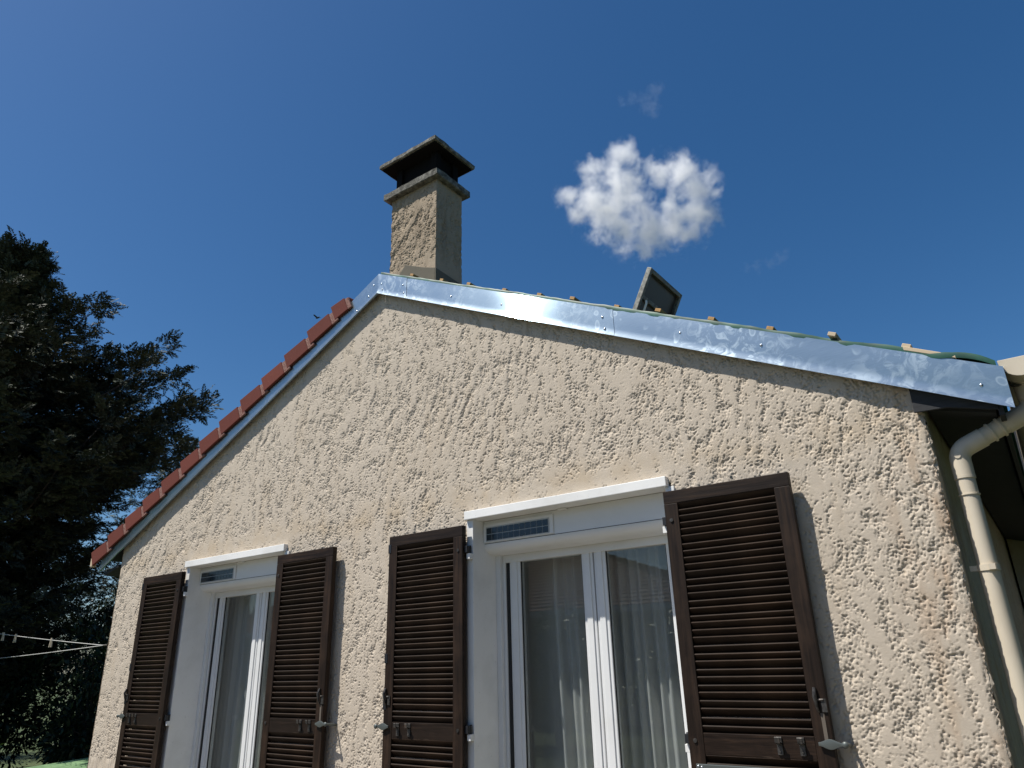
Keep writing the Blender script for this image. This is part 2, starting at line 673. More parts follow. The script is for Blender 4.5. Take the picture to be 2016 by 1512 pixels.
def stucco_height(x, z, extra=0.0, seed=3, fine=1.0, smear=1.0):
    """crushed roughcast: clumped grains, pressed flat where there was enough mortar"""
    wx = x + .03 * perlin(x / .22, z / .22, seed + 1) + .25 * 0
    wz = z + .02 * perlin(x / .17 + 9, z / .17, seed + 2)
    # trowel strokes lean a little
    sx = wx + .12 * wz * perlin(x / 1.4, z / 1.4, seed + 9)
    m = .95 * perlin(sx / .070, wz / .17, seed + 3) + .80 * perlin(wx / .032, wz / .062, seed + 4) + .45 * perlin(x / .6, z / .6, seed + 5)
    s = .0095 * fine
    gx_, gz_ = wx / s + .25 * perlin(x / .012, z / .012, seed + 12), wz / (s * 1.1)
    ix, iz = np.floor(gx_).astype(np.int64), np.floor(gz_).astype(np.int64)
    rs = np.random.RandomState(seed + 77)
    pm = rs.permutation(2048)
    rx_, rz_, rh = rs.rand(2048), rs.rand(2048), rs.rand(2048)
    dome = np.full(x.shape, -1.0)
    for di in (-1, 0, 1):                    # rounded grains of unequal size, the highest one wins
        for dj in (-1, 0, 1):
            k = pm[(pm[(ix + di) & 2047] + iz + dj) & 2047]
            d2 = (gx_ - ix - di - rx_[k]) ** 2 + (gz_ - iz - dj - rz_[k]) ** 2
            dome = np.maximum(dome, .35 + .65 * rh[k] - d2 * (1.1 + .8 * rh[k]))
    dome = np.minimum(dome, .52 + (dome - .52) * .22)   # crushed tops, narrow crevices between
    h = .0105 * (dome - .56) + .0086 * smear * m + .0004 * perlin(x / .006, z / .006, seed + 8) + .0024 + extra
    top = .0005 * perlin(x / .09, z / .05, seed + 10)
    h = np.where(h > top, top + (h - top) * .04, h)
    lo = -.0125
    h = np.where(h < lo, lo + (h - lo) * .4, h)
    return h


# =================================================================== GROUND
g = MB()
g.add([(-900, -900, 0), (900, -900, 0), (900, 900, 0), (-900, 900, 0)], [(0, 1, 2, 3)])
tag(g.build('ground', 'grass'), kind='structure')
tr = MB()
tr.box(-3.4, 5.3, -5.5, -.030, .004, .05)
tag(tr.build('terrace', 'terrace', bevel=.01), kind='structure')

# =================================================================== HOUSE
XL, XR, YB = -2.965, 4.515, 9.0
RX = .80                                     # ridge
SLL, SLR = .4706, .482                       # slopes, left and right
FB = 4.471                                   # bottom of the verge flashing at the ridge


def zfb(x):
    return FB - (SLR if x > RX else SLL) * abs(x - RX)


house = empty('house', (RX, 0, 0), 'beige roughcast gable house with dark louvred shutters, chimney and zinc verge trim', 'house')

WIN = []                                     # opening: x0, x1, z1
DX1 = -3.397
for dx in (DX1, 0):
    WIN.append((1.789 + dx, 3.189 + dx, 2.43))


# ---- front wall: displaced roughcast with real openings
def xs_grid():
    x, out = XL, []
    while x < XR:
        out.append(x)
        tt = (x - XL) / (XR - XL)
        x += .0064 * (1 - tt) + .0040 * tt
    out.append(XR)
    return np.array(out)


gx = xs_grid()
for (x0, x1, z1) in WIN:
    for e in (x0 - .03, x1 + .03):
        gx[np.argmin(abs(gx - e))] = e
gz = np.concatenate([np.linspace(0, .80, 20)[:-1], np.arange(.80, 4.50, .0046)])
gz[np.argmin(abs(gz - 2.462))] = 2.462
X, Z = np.meshgrid(gx, gz)
extra = np.zeros_like(X)
for (x0, x1, z1) in WIN:                     # smoother mortar round the window heads
    d = np.maximum(np.maximum(x0 - X - .08, X - x1 - .05), 0)
    dz = np.abs(Z - 2.56)
    extra += .007 * np.exp(-(d / .12) ** 2 - (dz / .075) ** 2)
extra += .005 * np.exp(-((X - RX) / .5) ** 2 - ((Z - 4.3) / .2) ** 2)
hgt = stucco_height(X, Z, extra)
V = np.stack([X, -hgt - .004, Z], -1)
# the right and left corners are ragged
for xc, sg in ((XR, 1), (XL, -1)):
    w = np.clip(1 - np.abs(X - xc) / .03, 0, 1) ** 2
    V[..., 0] += sg * w * (.006 * perlin(Z / .02, X / .02 + 5, 31) + .008 * perlin(Z / .06, X / .05, 32))
    V[..., 1] += w * .010
cx, cz = (gx[:-1] + gx[1:]) / 2, (gz[:-1] + gz[1:]) / 2
CX, CZ = np.meshgrid(cx, cz)
keep = CZ < FB + .10 - np.where(CX > RX, SLR, SLL) * np.abs(CX - RX)
for (x0, x1, z1) in WIN:
    keep &= ~((CX > x0 - .03) & (CX < x1 + .03) & (CZ < 2.462))
grid_mesh('front_wall', V, keep, 'stucco', house)

# ---- masonry core and the side walls
core = MB()


def wall_poly(x0, x1, z0):
    """slab of the gable between x0 and x1 above z0"""
    pts = [(x0, z0), (x1, z0), (x1, zfb(x1) + .09)]
    if x0 < RX < x1:
        pts.append((RX, FB + .09))
    pts.append((x0, zfb(x0) + .09))
    return pts


W1, W2 = WIN
for a, b_, z0 in ((XL + .02, W1[0] - .031, 0), (W1[0] - .031, W1[1] + .031, 2.463), (W1[1] + .031, W2[0] - .031, 0),
                  (W2[0] - .031, W2[1] + .031, 2.463), (W2[1] + .031, XR - .02, 0)):
    core.prism(wall_poly(a, b_, z0), 'y', .012, .30)
core.build('wall_core', 'stucco', house)

ys = np.concatenate([np.arange(0, 3.0, .011), np.arange(3.0, YB, .05)])
zs = np.arange(0, 2.75, .011)
Y, Z = np.meshgrid(ys, zs)
h2 = stucco_height(Y + 50, Z, 0, 11)
V = np.stack([XR + h2 + .001, Y, Z], -1)
w = np.clip(1 - Y / .03, 0, 1) ** 2
V[..., 0] += w * (.006 * perlin(Z / .02, Y / .02 + 5, 31) + .008 * perlin(Z / .06, Y / .05, 32)) - .004 * w
grid_mesh('side_wall', V, np.ones((len(zs) - 1, len(ys) - 1), bool), 'stucco', house)
ys = np.arange(0, YB, .03)
zs = np.arange(0, 2.75, .02)
Y, Z = np.meshgrid(ys, zs)
V = np.stack([XL - stucco_height(Y + 80, Z, 0, 17, 1.6) - .001, Y, Z], -1)
grid_mesh('side_wall', V, np.ones((len(zs) - 1, len(ys) - 1), bool), 'stucco', house)
bk = MB()
bk.prism(wall_poly(XL, XR, 0), 'y', YB - .25, YB)
bk.build('back_wall', 'stucco', house)

# ---- roof deck (both slopes), soffits and eave boards
def slope_slab(mb, x0, x1, y0, y1, off0, off1):
    """slab following the roof between x0 and x1, from zfb+off0 to zfb+off1"""
    mb.prism([(x0, zfb(x0) + off0), (x1, zfb(x1) + off0), (x1, zfb(x1) + off1), (x0, zfb(x0) + off1)], 'y', y0, y1)
    return mb


slope_slab(MB(), RX + .001, 4.80, -.030, YB + .1, .10, .168).build('roof_deck', 'deck', house)
slope_slab(MB(), -3.27, RX - .001, -.030, YB + .1, .10, .168).build('roof_deck', 'deck', house)

# right eave: boxed soffit, closing board and eaves board
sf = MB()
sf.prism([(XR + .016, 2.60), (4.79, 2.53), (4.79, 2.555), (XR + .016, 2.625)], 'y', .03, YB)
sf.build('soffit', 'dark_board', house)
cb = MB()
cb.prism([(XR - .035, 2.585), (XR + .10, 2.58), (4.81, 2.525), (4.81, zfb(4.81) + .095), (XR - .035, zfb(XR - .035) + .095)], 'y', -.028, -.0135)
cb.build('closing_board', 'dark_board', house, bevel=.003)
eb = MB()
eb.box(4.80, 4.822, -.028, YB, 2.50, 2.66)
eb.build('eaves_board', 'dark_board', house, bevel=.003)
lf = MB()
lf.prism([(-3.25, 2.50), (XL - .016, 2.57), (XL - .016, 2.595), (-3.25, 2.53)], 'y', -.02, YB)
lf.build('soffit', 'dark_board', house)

# lean-to further back on the right-hand side
MB().box(XR + .02, 8.4, 5.45, 8.6, 0, 2.80).build('extension_wall', 'stucco', house)
MB().prism([(XR + .02, 2.81), (8.7, 2.81), (8.7, 2.95), (6.6, 3.75), (XR + .02, 3.75)], 'y', 5.05, 8.8).build('extension_roof', 'dark_board', house)

# ---- verge flashings of bright zinc
def flashing(x0, x1, y, ztop0, ztop1, lap=0.0, nseg=24, bot=0.0, mname='zinc'):
    """sheet with a top flange, a face and a kicked-out drip; uv runs along the rake"""
    prof = []                                # (dy, fraction or absolute) filled per station
    me_v, me_f, me_uv = [], [], []
    n = nseg
    for i in range(n + 1):
        f = i / n
        x = x0 + (x1 - x0) * f
        zb = zfb(x) + bot
        zt = zfb(x) + ztop0 + (ztop1 - ztop0) * f
        wv = .0012 * math.sin(x * 5.1) + .0008 * math.sin(x * 13.7 + 1)
        rows = [(y + .075, zt - .004), (y + .001, zt + .0004), (y, zt)]
        for k in range(1, 6):
            q = k / 6
            rows.append((y - .0015 * math.sin(q * math.pi) + wv, zt + (zb + .026 - zt) * q))
        rows += [(y - .001 + wv, zb + .026), (y - .009 + wv, zb + .008), (y - .011 + wv, zb + .001),
                 (y - .009 + wv, zb), (y + .004, zb + .004), (y + .012, zb + .006)]
        m_ = len(rows)
        for j, (yy, zz) in enumerate(rows):
            me_v.append((x, yy - lap, zz))
            me_uv.append((f * abs(x1 - x0), j * .03))
    for i in range(n):
        for j in range(m_ - 1):
            a = i * m_ + j
            me_f.append((a, a + m_, a + m_ + 1, a + 1))
    o0 = org(house)
    me = bpy.data.meshes.new('flashing_sheet')
    me.from_pydata([(v[0] - o0.x, v[1] - o0.y, v[2] - o0.z) for v in me_v], [], me_f)
    uv = me.uv_layers.new(name='UVMap')
    for lp in me.loops:
        uv.data[lp.index].uv = me_uv[lp.vertex_index]
    me.polygons.foreach_set('use_smooth', [True] * len(me.polygons))
    me.set_sharp_from_angle(angle=R(40))
    me.materials.append(M[mname])
    return link(bpy.data.objects.new('flashing_sheet', me), house, o0)


FY = -.050
TOP = .192
fs3 = flashing(2.955, 4.862, FY, TOP, TOP + .006, 0.0)
fs2 = flashing(1.128, 2.975, FY, TOP, TOP, .0025)
fs1 = flashing(RX, 1.142, FY, TOP - .002, TOP, .005, 6)
fs0 = flashing(-3.30, RX, FY, .15, TOP - .002, .003, 24, 0.0, 'zinc_plain')
fs0['label'] = 'long zinc strip running under the red verge tiles'


def rivet(parent, x, dz, lap):
    MB().dome((x, FY - .001 - lap, zfb(x) + dz), (0, -1, 0), .0085, .006).build('rivet', 'rivet', parent, smooth=True)


for x, dz in ((RX + .045, .10), (RX + .055, .045), (1.10, .12), (1.11, .05)):
    rivet(fs1, x, dz, .005)
for x, dz in ((1.62, .09), (2.10, .09), (2.90, .12), (2.91, .04)):
    rivet(fs2, x, dz, .0025)
for x, dz in ((3.40, .10), (3.845, .105), (4.765, .085)):
    rivet(fs3, x, dz, 0)
for x, dz in ((RX - .05, .12), (RX - .11, .06), (RX - .25, .035)):
    rivet(fs0, x, dz, .003)

# ---- left slope: verge tiles, one after the other, and the tile field behind them
TL = .344
SA = math.atan(SLL)
ca, sa = math.cos(SA), math.sin(SA)


def rake(u, w, base=0.0):
    """u metres up the left rake from its foot, w metres square off the slope"""
    x = -3.385 + u * ca - w * sa
    z = zfb(-3.385) + u * sa + w * ca + base
    return x, z


tile0 = None
N = 12
for k in range(N + 1):
    u0 = k * TL
    L = TL + .035 if k < N else .21
    if tile0 is None or k == N:
        mb = MB()
        t0, t1 = .286, .236                   # top at the tail, top at the head
        b0, b1 = .128, .100                   # bottom of the turned-down side
        # side flap
        Lf = L - .082 if k < N else L - .04
        tf = t0 + (t1 - t0) * Lf / L
        bf = b0 + (b1 - b0) * Lf / L
        P = [rake(u0, b0), rake(u0 + Lf, bf), rake(u0 + Lf, tf), rake(u0, t0)]
        mb.prism(P, 'y', -.082, -.058)
        # top slab going back over the roof, with a roll
        P2 = [rake(u0 + .002, t0 - .03), rake(u0 + L - .002, t1 - .026), rake(u0 + L - .002, t1 - .001), rake(u0 + .002, t0 - .001)]
        mb.prism(P2, 'y', -.058, .26)
        x, z = rake(u0, .12)
        tl = mb.build('roof_tile', 'tile', house, loc=(x, 0, z), bevel=.004)
        nb = MB()
        P3 = [rake(u0 + Lf + .0005, bf + .002), rake(u0 + L, b1 + .002), rake(u0 + L, t1 - .016), rake(u0 + Lf + .0005, tf - .014)]
        nb.prism(P3, 'y', -.0775, -.0585)
        nib = nb.build('tile_nib', 'tile_nib', tl, loc=(x, 0, z), bevel=.003)
        if k == 0:
            tile0, nib0, z00 = tl, nib, Vector((x, 0, z))
    else:
        x, z = rake(u0, .12)
        c = clone(tile0, house, (x + random.uniform(-.004, .004), random.uniform(-.004, .004), z + random.uniform(-.003, .003)),
                  (0, random.uniform(-.006, .006), 0))
        clone(nib0, c, ORG[c.name])
# the rest of the left slope: courses of the same tile, seen only from above
fld = MB()
for k in range(N):
    for j in range(22):
        y0 = .27 + j * .33
        u0 = k * TL
        prof = [(0, 0), (.05, .018), (.11, .03), (.17, .018), (.22, 0), (.325, 0)]
        for i in range(len(prof) - 1):
            (ya, ha), (yb, hb) = prof[i], prof[i + 1]
            q = [rake(u0, .215 + ha), rake(u0 + TL + .03, .19 + ha), rake(u0 + TL + .03, .19 + hb), rake(u0, .215 + hb)]
            fld.add([(q[0][0], y0 + ya, q[0][1]), (q[1][0], y0 + ya, q[1][1]), (q[2][0], y0 + yb, q[2][1]), (q[3][0], y0 + yb, q[3][1])], [(0, 1, 2, 3)])
o = fld.build('tile_field', 'tile', house)
o['kind'] = 'stuff'
# pale mortar plug at the foot of the verge
pl = MB()
x, z = rake(.0, .16)
pl.box(x - .045, x + .005, -.078, -.03, z - .04, z + .055)
pl.build('mortar_plug', 'pale_batten', house, bevel=.01)

# ---- right slope: green underlay and bare battens
nx_, ny_ = 160, 30
xx = np.linspace(RX + .02, 4.84, nx_)
yy = np.concatenate([np.linspace(-.046, .3, 12), np.linspace(.4, YB, ny_ - 12)])
XX, YY = np.meshgrid(xx, yy)
ZZ = FB - SLR * (XX - RX) + .2185 + .0045 * perlin(XX / .16, YY / .2, 51) + .004 * np.abs(perlin(XX / .06, YY / .1, 52))
edge = np.clip(1 - (YY + .046) / .05, 0, 1)
ZZ -= edge * .007
YYs = YY - edge * .006 * perlin(XX / .1, XX * 0 + 3.3, 53)
tailz = np.clip((XX - 4.25) / .5, 0, 1)
ZZ += tailz * (.030 * np.sin((XX - 4.25) * 9.5) ** 2) * np.exp(-YY * 1.2)
V = np.stack([XX, YYs, ZZ], -1)
grid_mesh('underlay', V, np.ones((ny_ - 1, nx_ - 1), bool), 'underlay', house)
# the turned-down front edge of the membrane
ed = []
for i in range(nx_):
    for k, (dy, dz) in enumerate(((0, 0), (-.004, -.012), (-.002, -.03))):
        ed.append((xx[i], V[0, i, 1] + dy, V[0, i, 2] + dz + (.004 * mnoise.noise((xx[i] * 9, k, 0)) if k else 0)))
V2 = np.array(ed).reshape(nx_, 3, 3)
grid_mesh('underlay', V2, np.ones((nx_ - 1, 2), bool), 'underlay', house)

BX = [1.48, 1.76, 2.08, 2.39, 2.67, 2.97, 3.27, 3.58, 3.89, 4.20, 4.51]
bat0 = None
aR = math.atan(SLR)
for i, x in enumerate([1.17] + BX):
    mb = MB()
    zc = zfb(x) + .223
    pts = []
    for du, dw in ((-.02, 0), (.02, 0), (.02, .021), (-.02, .021)):
        pts.append((x + du * math.cos(aR) + dw * math.sin(aR), zc - du * math.sin(aR) + dw * math.cos(aR)))
    yend = -.020 + random.uniform(-.03, .03) + (-.02 if i in (10, 11) else 0)
    mb.prism(pts, 'y', yend, YB)
    mb.build('roof_batten', 'pale_batten' if i in (10, 11) else 'batten', house, bevel=.002, seg=1)
sp = MB()                                    # loose offcut lying on the verge near the eaves
x = 4.60
sp.prism([(x - .10, zfb(x - .10) + .204), (x + .10, zfb(x + .10) + .204), (x + .10, zfb(x + .10) + .222), (x - .10, zfb(x - .10) + .226)], 'y', -.052, -.012)
sp.build('counter_batten', 'pale_batten', house, bevel=.002, seg=1)

# ---- chimney
def rough_shaft(name, x0, x1, y0, y1, z0, z1, m, parent, step=.009):
    """four stucco faces as one closed skin"""
    ring = []
    per = [(x0, y0, 1, 0), (x1, y0, 0, 1), (x1, y1, -1, 0), (x0, y1, 0, -1)]
    for (px, py, dx, dy), ln in zip(per, (x1 - x0, y1 - y0, x1 - x0, y1 - y0)):
        n = int(ln / step)
        for i in range(n):
            f = i / n
            nrm = (dy, -dx)
            if i == 0:
                prev = {(1, 0): (-1, -1), (0, 1): (1, -1), (-1, 0): (1, 1), (0, -1): (-1, 1)}[(dx, dy)]
                nrm = (prev[0] * .5, prev[1] * .5)
            ring.append((px + dx * ln * f, py + dy * ln * f, nrm[0], nrm[1]))
    ring.append(ring[0])
    ring = np.array(ring)
    zs = np.arange(z0, z1 + step, step)
    S = np.arange(len(ring)) * step
    A, B = np.meshgrid(S, zs)
    lowp = .010 * np.clip(1 - (B - 4.80) / .14, 0, 1)
    h = stucco_height(A + 20, B, lowp - .001, 23, 1.15)
    h[:, -1] = h[:, 0]
    V = np.zeros(A.shape + (3,))
    V[..., 0] = ring[None, :, 0] + ring[None, :, 2] * h * 1.4
    V[..., 1] = ring[None, :, 1] + ring[None, :, 3] * h * 1.4
    V[..., 2] = B
    return grid_mesh(name, V, np.ones((len(zs) - 1, len(ring) - 1), bool), m, parent)


CX0, CX1, CY0, CY1 = .555, 1.130, .30, .655
ch = rough_shaft('chimney', CX0, CX1, CY0, CY1, 4.20, 5.71, 'stucco_old', house, .0058)


def slab(name, x0, x1, y0, y1, z0, z1, m, parent, jit=.006, n=14, chamfer=0.0):
    """cast slab with uneven, chipped edges; the top may be weathered to a shallow pyramid"""
    mb = MB()
    pts = []
    for i in range(n):
        pts.append((x0 + (x1 - x0) * i / n, y0))
    for i in range(n):
        pts.append((x1, y0 + (y1 - y0) * i / n))
    for i in range(n):
        pts.append((x1 - (x1 - x0) * i / n, y1))
    for i in range(n):
        pts.append((x0, y1 - (y1 - y0) * i / n))
    cxm, cym = (x0 + x1) / 2, (y0 + y1) / 2
    k = len(pts)
    lay = []
    for z, s_ in ((z0, -.008), (z0 + .006, 0), (z1 - .006, 0), (z1, -.010), (z1 + chamfer, -.5)):
        for (px, py) in pts:
            j = jit * mnoise.noise((px * 14, py * 14, z * 20))
            dx, dy = px - cxm, py - cym
            l_ = math.hypot(dx, dy)
            if s_ < -.1:
                lay.append((cxm + dx * .2, cym + dy * .2, z))
            else:
                lay.append((px + dx / l_ * (j + s_), py + dy / l_ * (j + s_), z + j * .5))
    fs = []
    for r in range(4):
        for i in range(k):
            fs.append((r * k + i, r * k + (i + 1) % k, (r + 1) * k + (i + 1) % k, (r + 1) * k + i))
    fs.append(tuple(range(k - 1, -1, -1)))
    fs.append(tuple(4 * k + i for i in range(k)))
    mb.add(lay, fs)
    return mb.build(name, m, parent)


slab('collar_slab', CX0 - .055, CX1 + .055, CY0 - .06, CY1 + .06, 5.70, 5.775, 'concrete', ch, .007)
vb = MB()
vb.box(CX0 + .03, CX0 + .10, CY0 + .02, CY0 + .09, 5.765, 6.07)
vb.box(CX1 - .10, CX1 - .03, CY0 + .02, CY0 + .09, 5.765, 6.07)
vb.box(CX0 + .03, CX0 + .10, CY1 - .09, CY1 - .02, 5.765, 6.07)
vb.box(CX1 - .10, CX1 - .03, CY1 - .09, CY1 - .02, 5.765, 6.07)
vb.box(CX0 + .06, CX1 - .06, CY0 + .05, CY1 - .05, 5.765, 6.07)
vb.build('vent_housing', 'soot_shade', ch)
slab('cap_slab', CX0 - .095, CX1 + .065, CY0 - .10, CY1 + .125, 6.066, 6.112, 'concrete', ch, .007, chamfer=.02)
su = MB()  # added near-black plate: shade under the cap put into colour, with soot
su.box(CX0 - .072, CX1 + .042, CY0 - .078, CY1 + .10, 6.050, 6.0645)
su.build('soot_shade_plate', 'soot_shade', ch, bevel=.004)
ap = MB()                                    # mortar apron stepped over the ridge at the foot of the shaft
ap.prism([(.68, 4.5), (.68, 4.80), (.785, 4.90), (.80, 4.90), (1.01, 4.80), (CX1 + .02, 4.745), (CX1 + .02, 4.5)], 'y', CY0 - .030, CY0 + .02)
ap.build('apron_flashing', 'patch', ch, bevel=.006)
ap = MB()
ap.prism([(CY0 - .028, 4.50), (CY1 + .03, 4.50), (CY1 + .03, 4.72), (CY0 - .028, 4.742)], 'x', CX1 - .01, CX1 + .030)
ap.build('apron_flashing', 'patch', ch, bevel=.006)

# ---- open roof window (its lid stands up from the right slope)
LY0, LY1 = .80, 1.375
hx, hz = 2.615, zfb(2.615) + .22
tx, tz = 2.885, 4.345
ld = Vector((tx - hx, 0, tz - hz))
LL = ld.length
ld.normalize()
lnrm = Vector((ld.z, 0, -ld.x))              # faces right and down


def lid(u, y, w):
    p = Vector((hx, y, hz)) + ld * u + lnrm * w
    return tuple(p)


def lid_box(mb, u0, u1, y0, y1, w0, w1):
    mb.hexa([lid(u0, y0, w0), lid(u1, y0, w0), lid(u1, y1, w0), lid(u0, y1, w0),
             lid(u0, y0, w1), lid(u1, y0, w1), lid(u1, y1, w1), lid(u0, y1, w1)])


lm = MB()
lid_box(lm, 0, LL, LY0, LY0 + .030, -.012, .028)
lid_box(lm, 0, LL, LY1 - .030, LY1, -.012, .028)
lid_box(lm, LL - .032, LL, LY0 + .030, LY1 - .030, -.012, .028)
lid_box(lm, 0, .032, LY0 + .030, LY1 - .030, -.012, .028)
rw = lm.build('roof_window', 'lid_frame', house, bevel=.004)
rw['label'] = 'small hatch standing open on the bare slope'
pm = MB()
lid_box(pm, .03, LL - .03, LY0 + .028, LY1 - .028, -.004, .002)
pm.build('pane', 'lid_pane', rw)
cm = MB()
lid_box(cm, .350, .380, LY0 + .03, LY1 - .03, .003, .020)
cm.build('crossbar', 'lid_frame', rw, bevel=.003)
hm = MB()
hm.tube([lid(.24, LY0 + .07, .03), lid(.26, LY0 + .065, .05), lid(.325, LY0 + .06, .052), lid(.345, LY0 + .062, .04)], .009, 8)
hm.build('handle', 'white_paint', rw, smooth=True)
km = MB()
km.prism([(hx - .03, zfb(hx - .03) + .19), (hx + .62, zfb(hx + .62) + .19), (hx + .62, zfb(hx + .62) + .25), (hx - .03, zfb(hx - .03) + .25)], 'y', LY0 - .01, LY0 + .02)
km.prism([(hx - .03, zfb(hx - .03) + .19), (hx + .62, zfb(hx + .62) + .19), (hx + .62, zfb(hx + .62) + .25), (hx - .03, zfb(hx - .03) + .25)], 'y', LY1 - .02, LY1 + .01)
km.build('kerb', 'lid_frame', rw)

# ---- gutter and downpipe
gu = MB()
gr = .078
gxc, gzt = 4.928, 2.738
arc = [(gxc + gr * math.cos(R(a)), gzt + .02 * 0 + gr * math.sin(R(a))) for a in range(180, 361, 15)]
inner = [(gxc + (gr - .004) * math.cos(R(a)), gzt + (gr - .004) * math.sin(R(a))) for a in range(360, 179, -15)]
gu.prism(arc + inner, 'y', -.030, YB + .1)
gut = gu.build('gutter', 'beige', house, smooth=True)
ge = MB()
ge.prism([(gxc + (gr + .003) * math.cos(R(a)), gzt + (gr + .003) * math.sin(R(a))) for a in range(180, 361, 12)] + [(gxc + gr + .003, gzt + .008), (gxc - gr - .003, gzt + .008)], 'y', -.036, -.026)
ge.build('end_cap', 'beige', gut, bevel=.002)
gb = MB()
gb.tube([(gxc - gr + .002, .10, gzt + .005), (gxc - gr - .006, .10, gzt - .03), (gxc - .05, .10, gzt - .078), (gxc, .10, gzt - .086), (gxc + .05, .10, gzt - .07), (gxc + gr + .006, .10, gzt)], .007, 6)
gb.build('gutter_bracket', 'iron', gut)
ob = MB()
ob.tube([(gxc, .14, gzt - gr + .01), (gxc, .14, gzt - gr - .07)], [.05, .047], 20)
ob.build('gutter_outlet', 'beige', gut, smooth=True)

PX, PY, PR = 4.603, .115, .040
dp = MB()
dp.tube([(PX, PY, 2.335), (PX, PY, .02)], PR, 24)
down = dp.build('downpipe', 'beige', house, smooth=True)


def bend(p0, p1, p2, r, n=8):
    """pipe path p0-p1-p2 with a rounded corner"""
    p0, p1, p2 = map(Vector, (p0, p1, p2))
    a = p1 + (p0 - p1).normalized() * r
    c = p1 + (p2 - p1).normalized() * r
    out = [p0]
    for i in range(n + 1):
        f = i / n
        out.append(a.lerp(p1, f).lerp(p1.lerp(c, f), f))
    out.append(p2)
    return out


top_in = (gxc, .14, gzt - gr - .06)
E1 = Vector((PX, PY, 2.405))
E2 = Vector((gxc, .14, 2.545))
dvec = (E2 - E1).normalized()
MB().tube(bend(E1 + Vector((0, 0, -.13)), E1, E1 + dvec * .12, .05), PR + .004, 24).build('elbow', 'beige', down, smooth=True)
MB().tube([E1 + dvec * .10, E2 - dvec * .06], PR, 24).build('slanted_pipe', 'beige', down, smooth=True)
MB().tube(bend(E2 - dvec * .13, E2, E2 + Vector((0, 0, .10)), .05), PR + .004, 24).build('elbow', 'beige', down, smooth=True)
for q in (.155, .20):
    MB().tube([E1 + dvec * q, E1 + dvec * (q + .008)], PR + .0065, 24).build('joint_ring', 'beige', down, smooth=True)
for z in (2.272, 2.195):
    MB().tube([(PX, PY, z), (PX, PY, z + (.012 if z > 2.2 else .005))], PR + .0045, 24).build('joint_ring', 'beige', down, smooth=True)
dk = MB()
dk.tube([(PX - .004, PY - .0445, 2.375), (PX - .004, PY - .047, 2.375)], .013, 14)
dk.build('moulded_mark', 'beige', down)
for zc in (1.875, .75):
    clp = MB()
    clp.tube([(PX, PY, zc - .013), (PX, PY, zc + .013)], PR + .005, 24)
    clp.box(PX - PR - .03, PX - PR + .004, PY - .012, PY + .012, zc - .011, zc + .011)
    clp.box(PX + .005, PX + .03, PY - PR - .022, PY - PR - .002, zc - .012, zc + .012)
    clp.build('pipe_clip', 'beige', down, smooth=True)

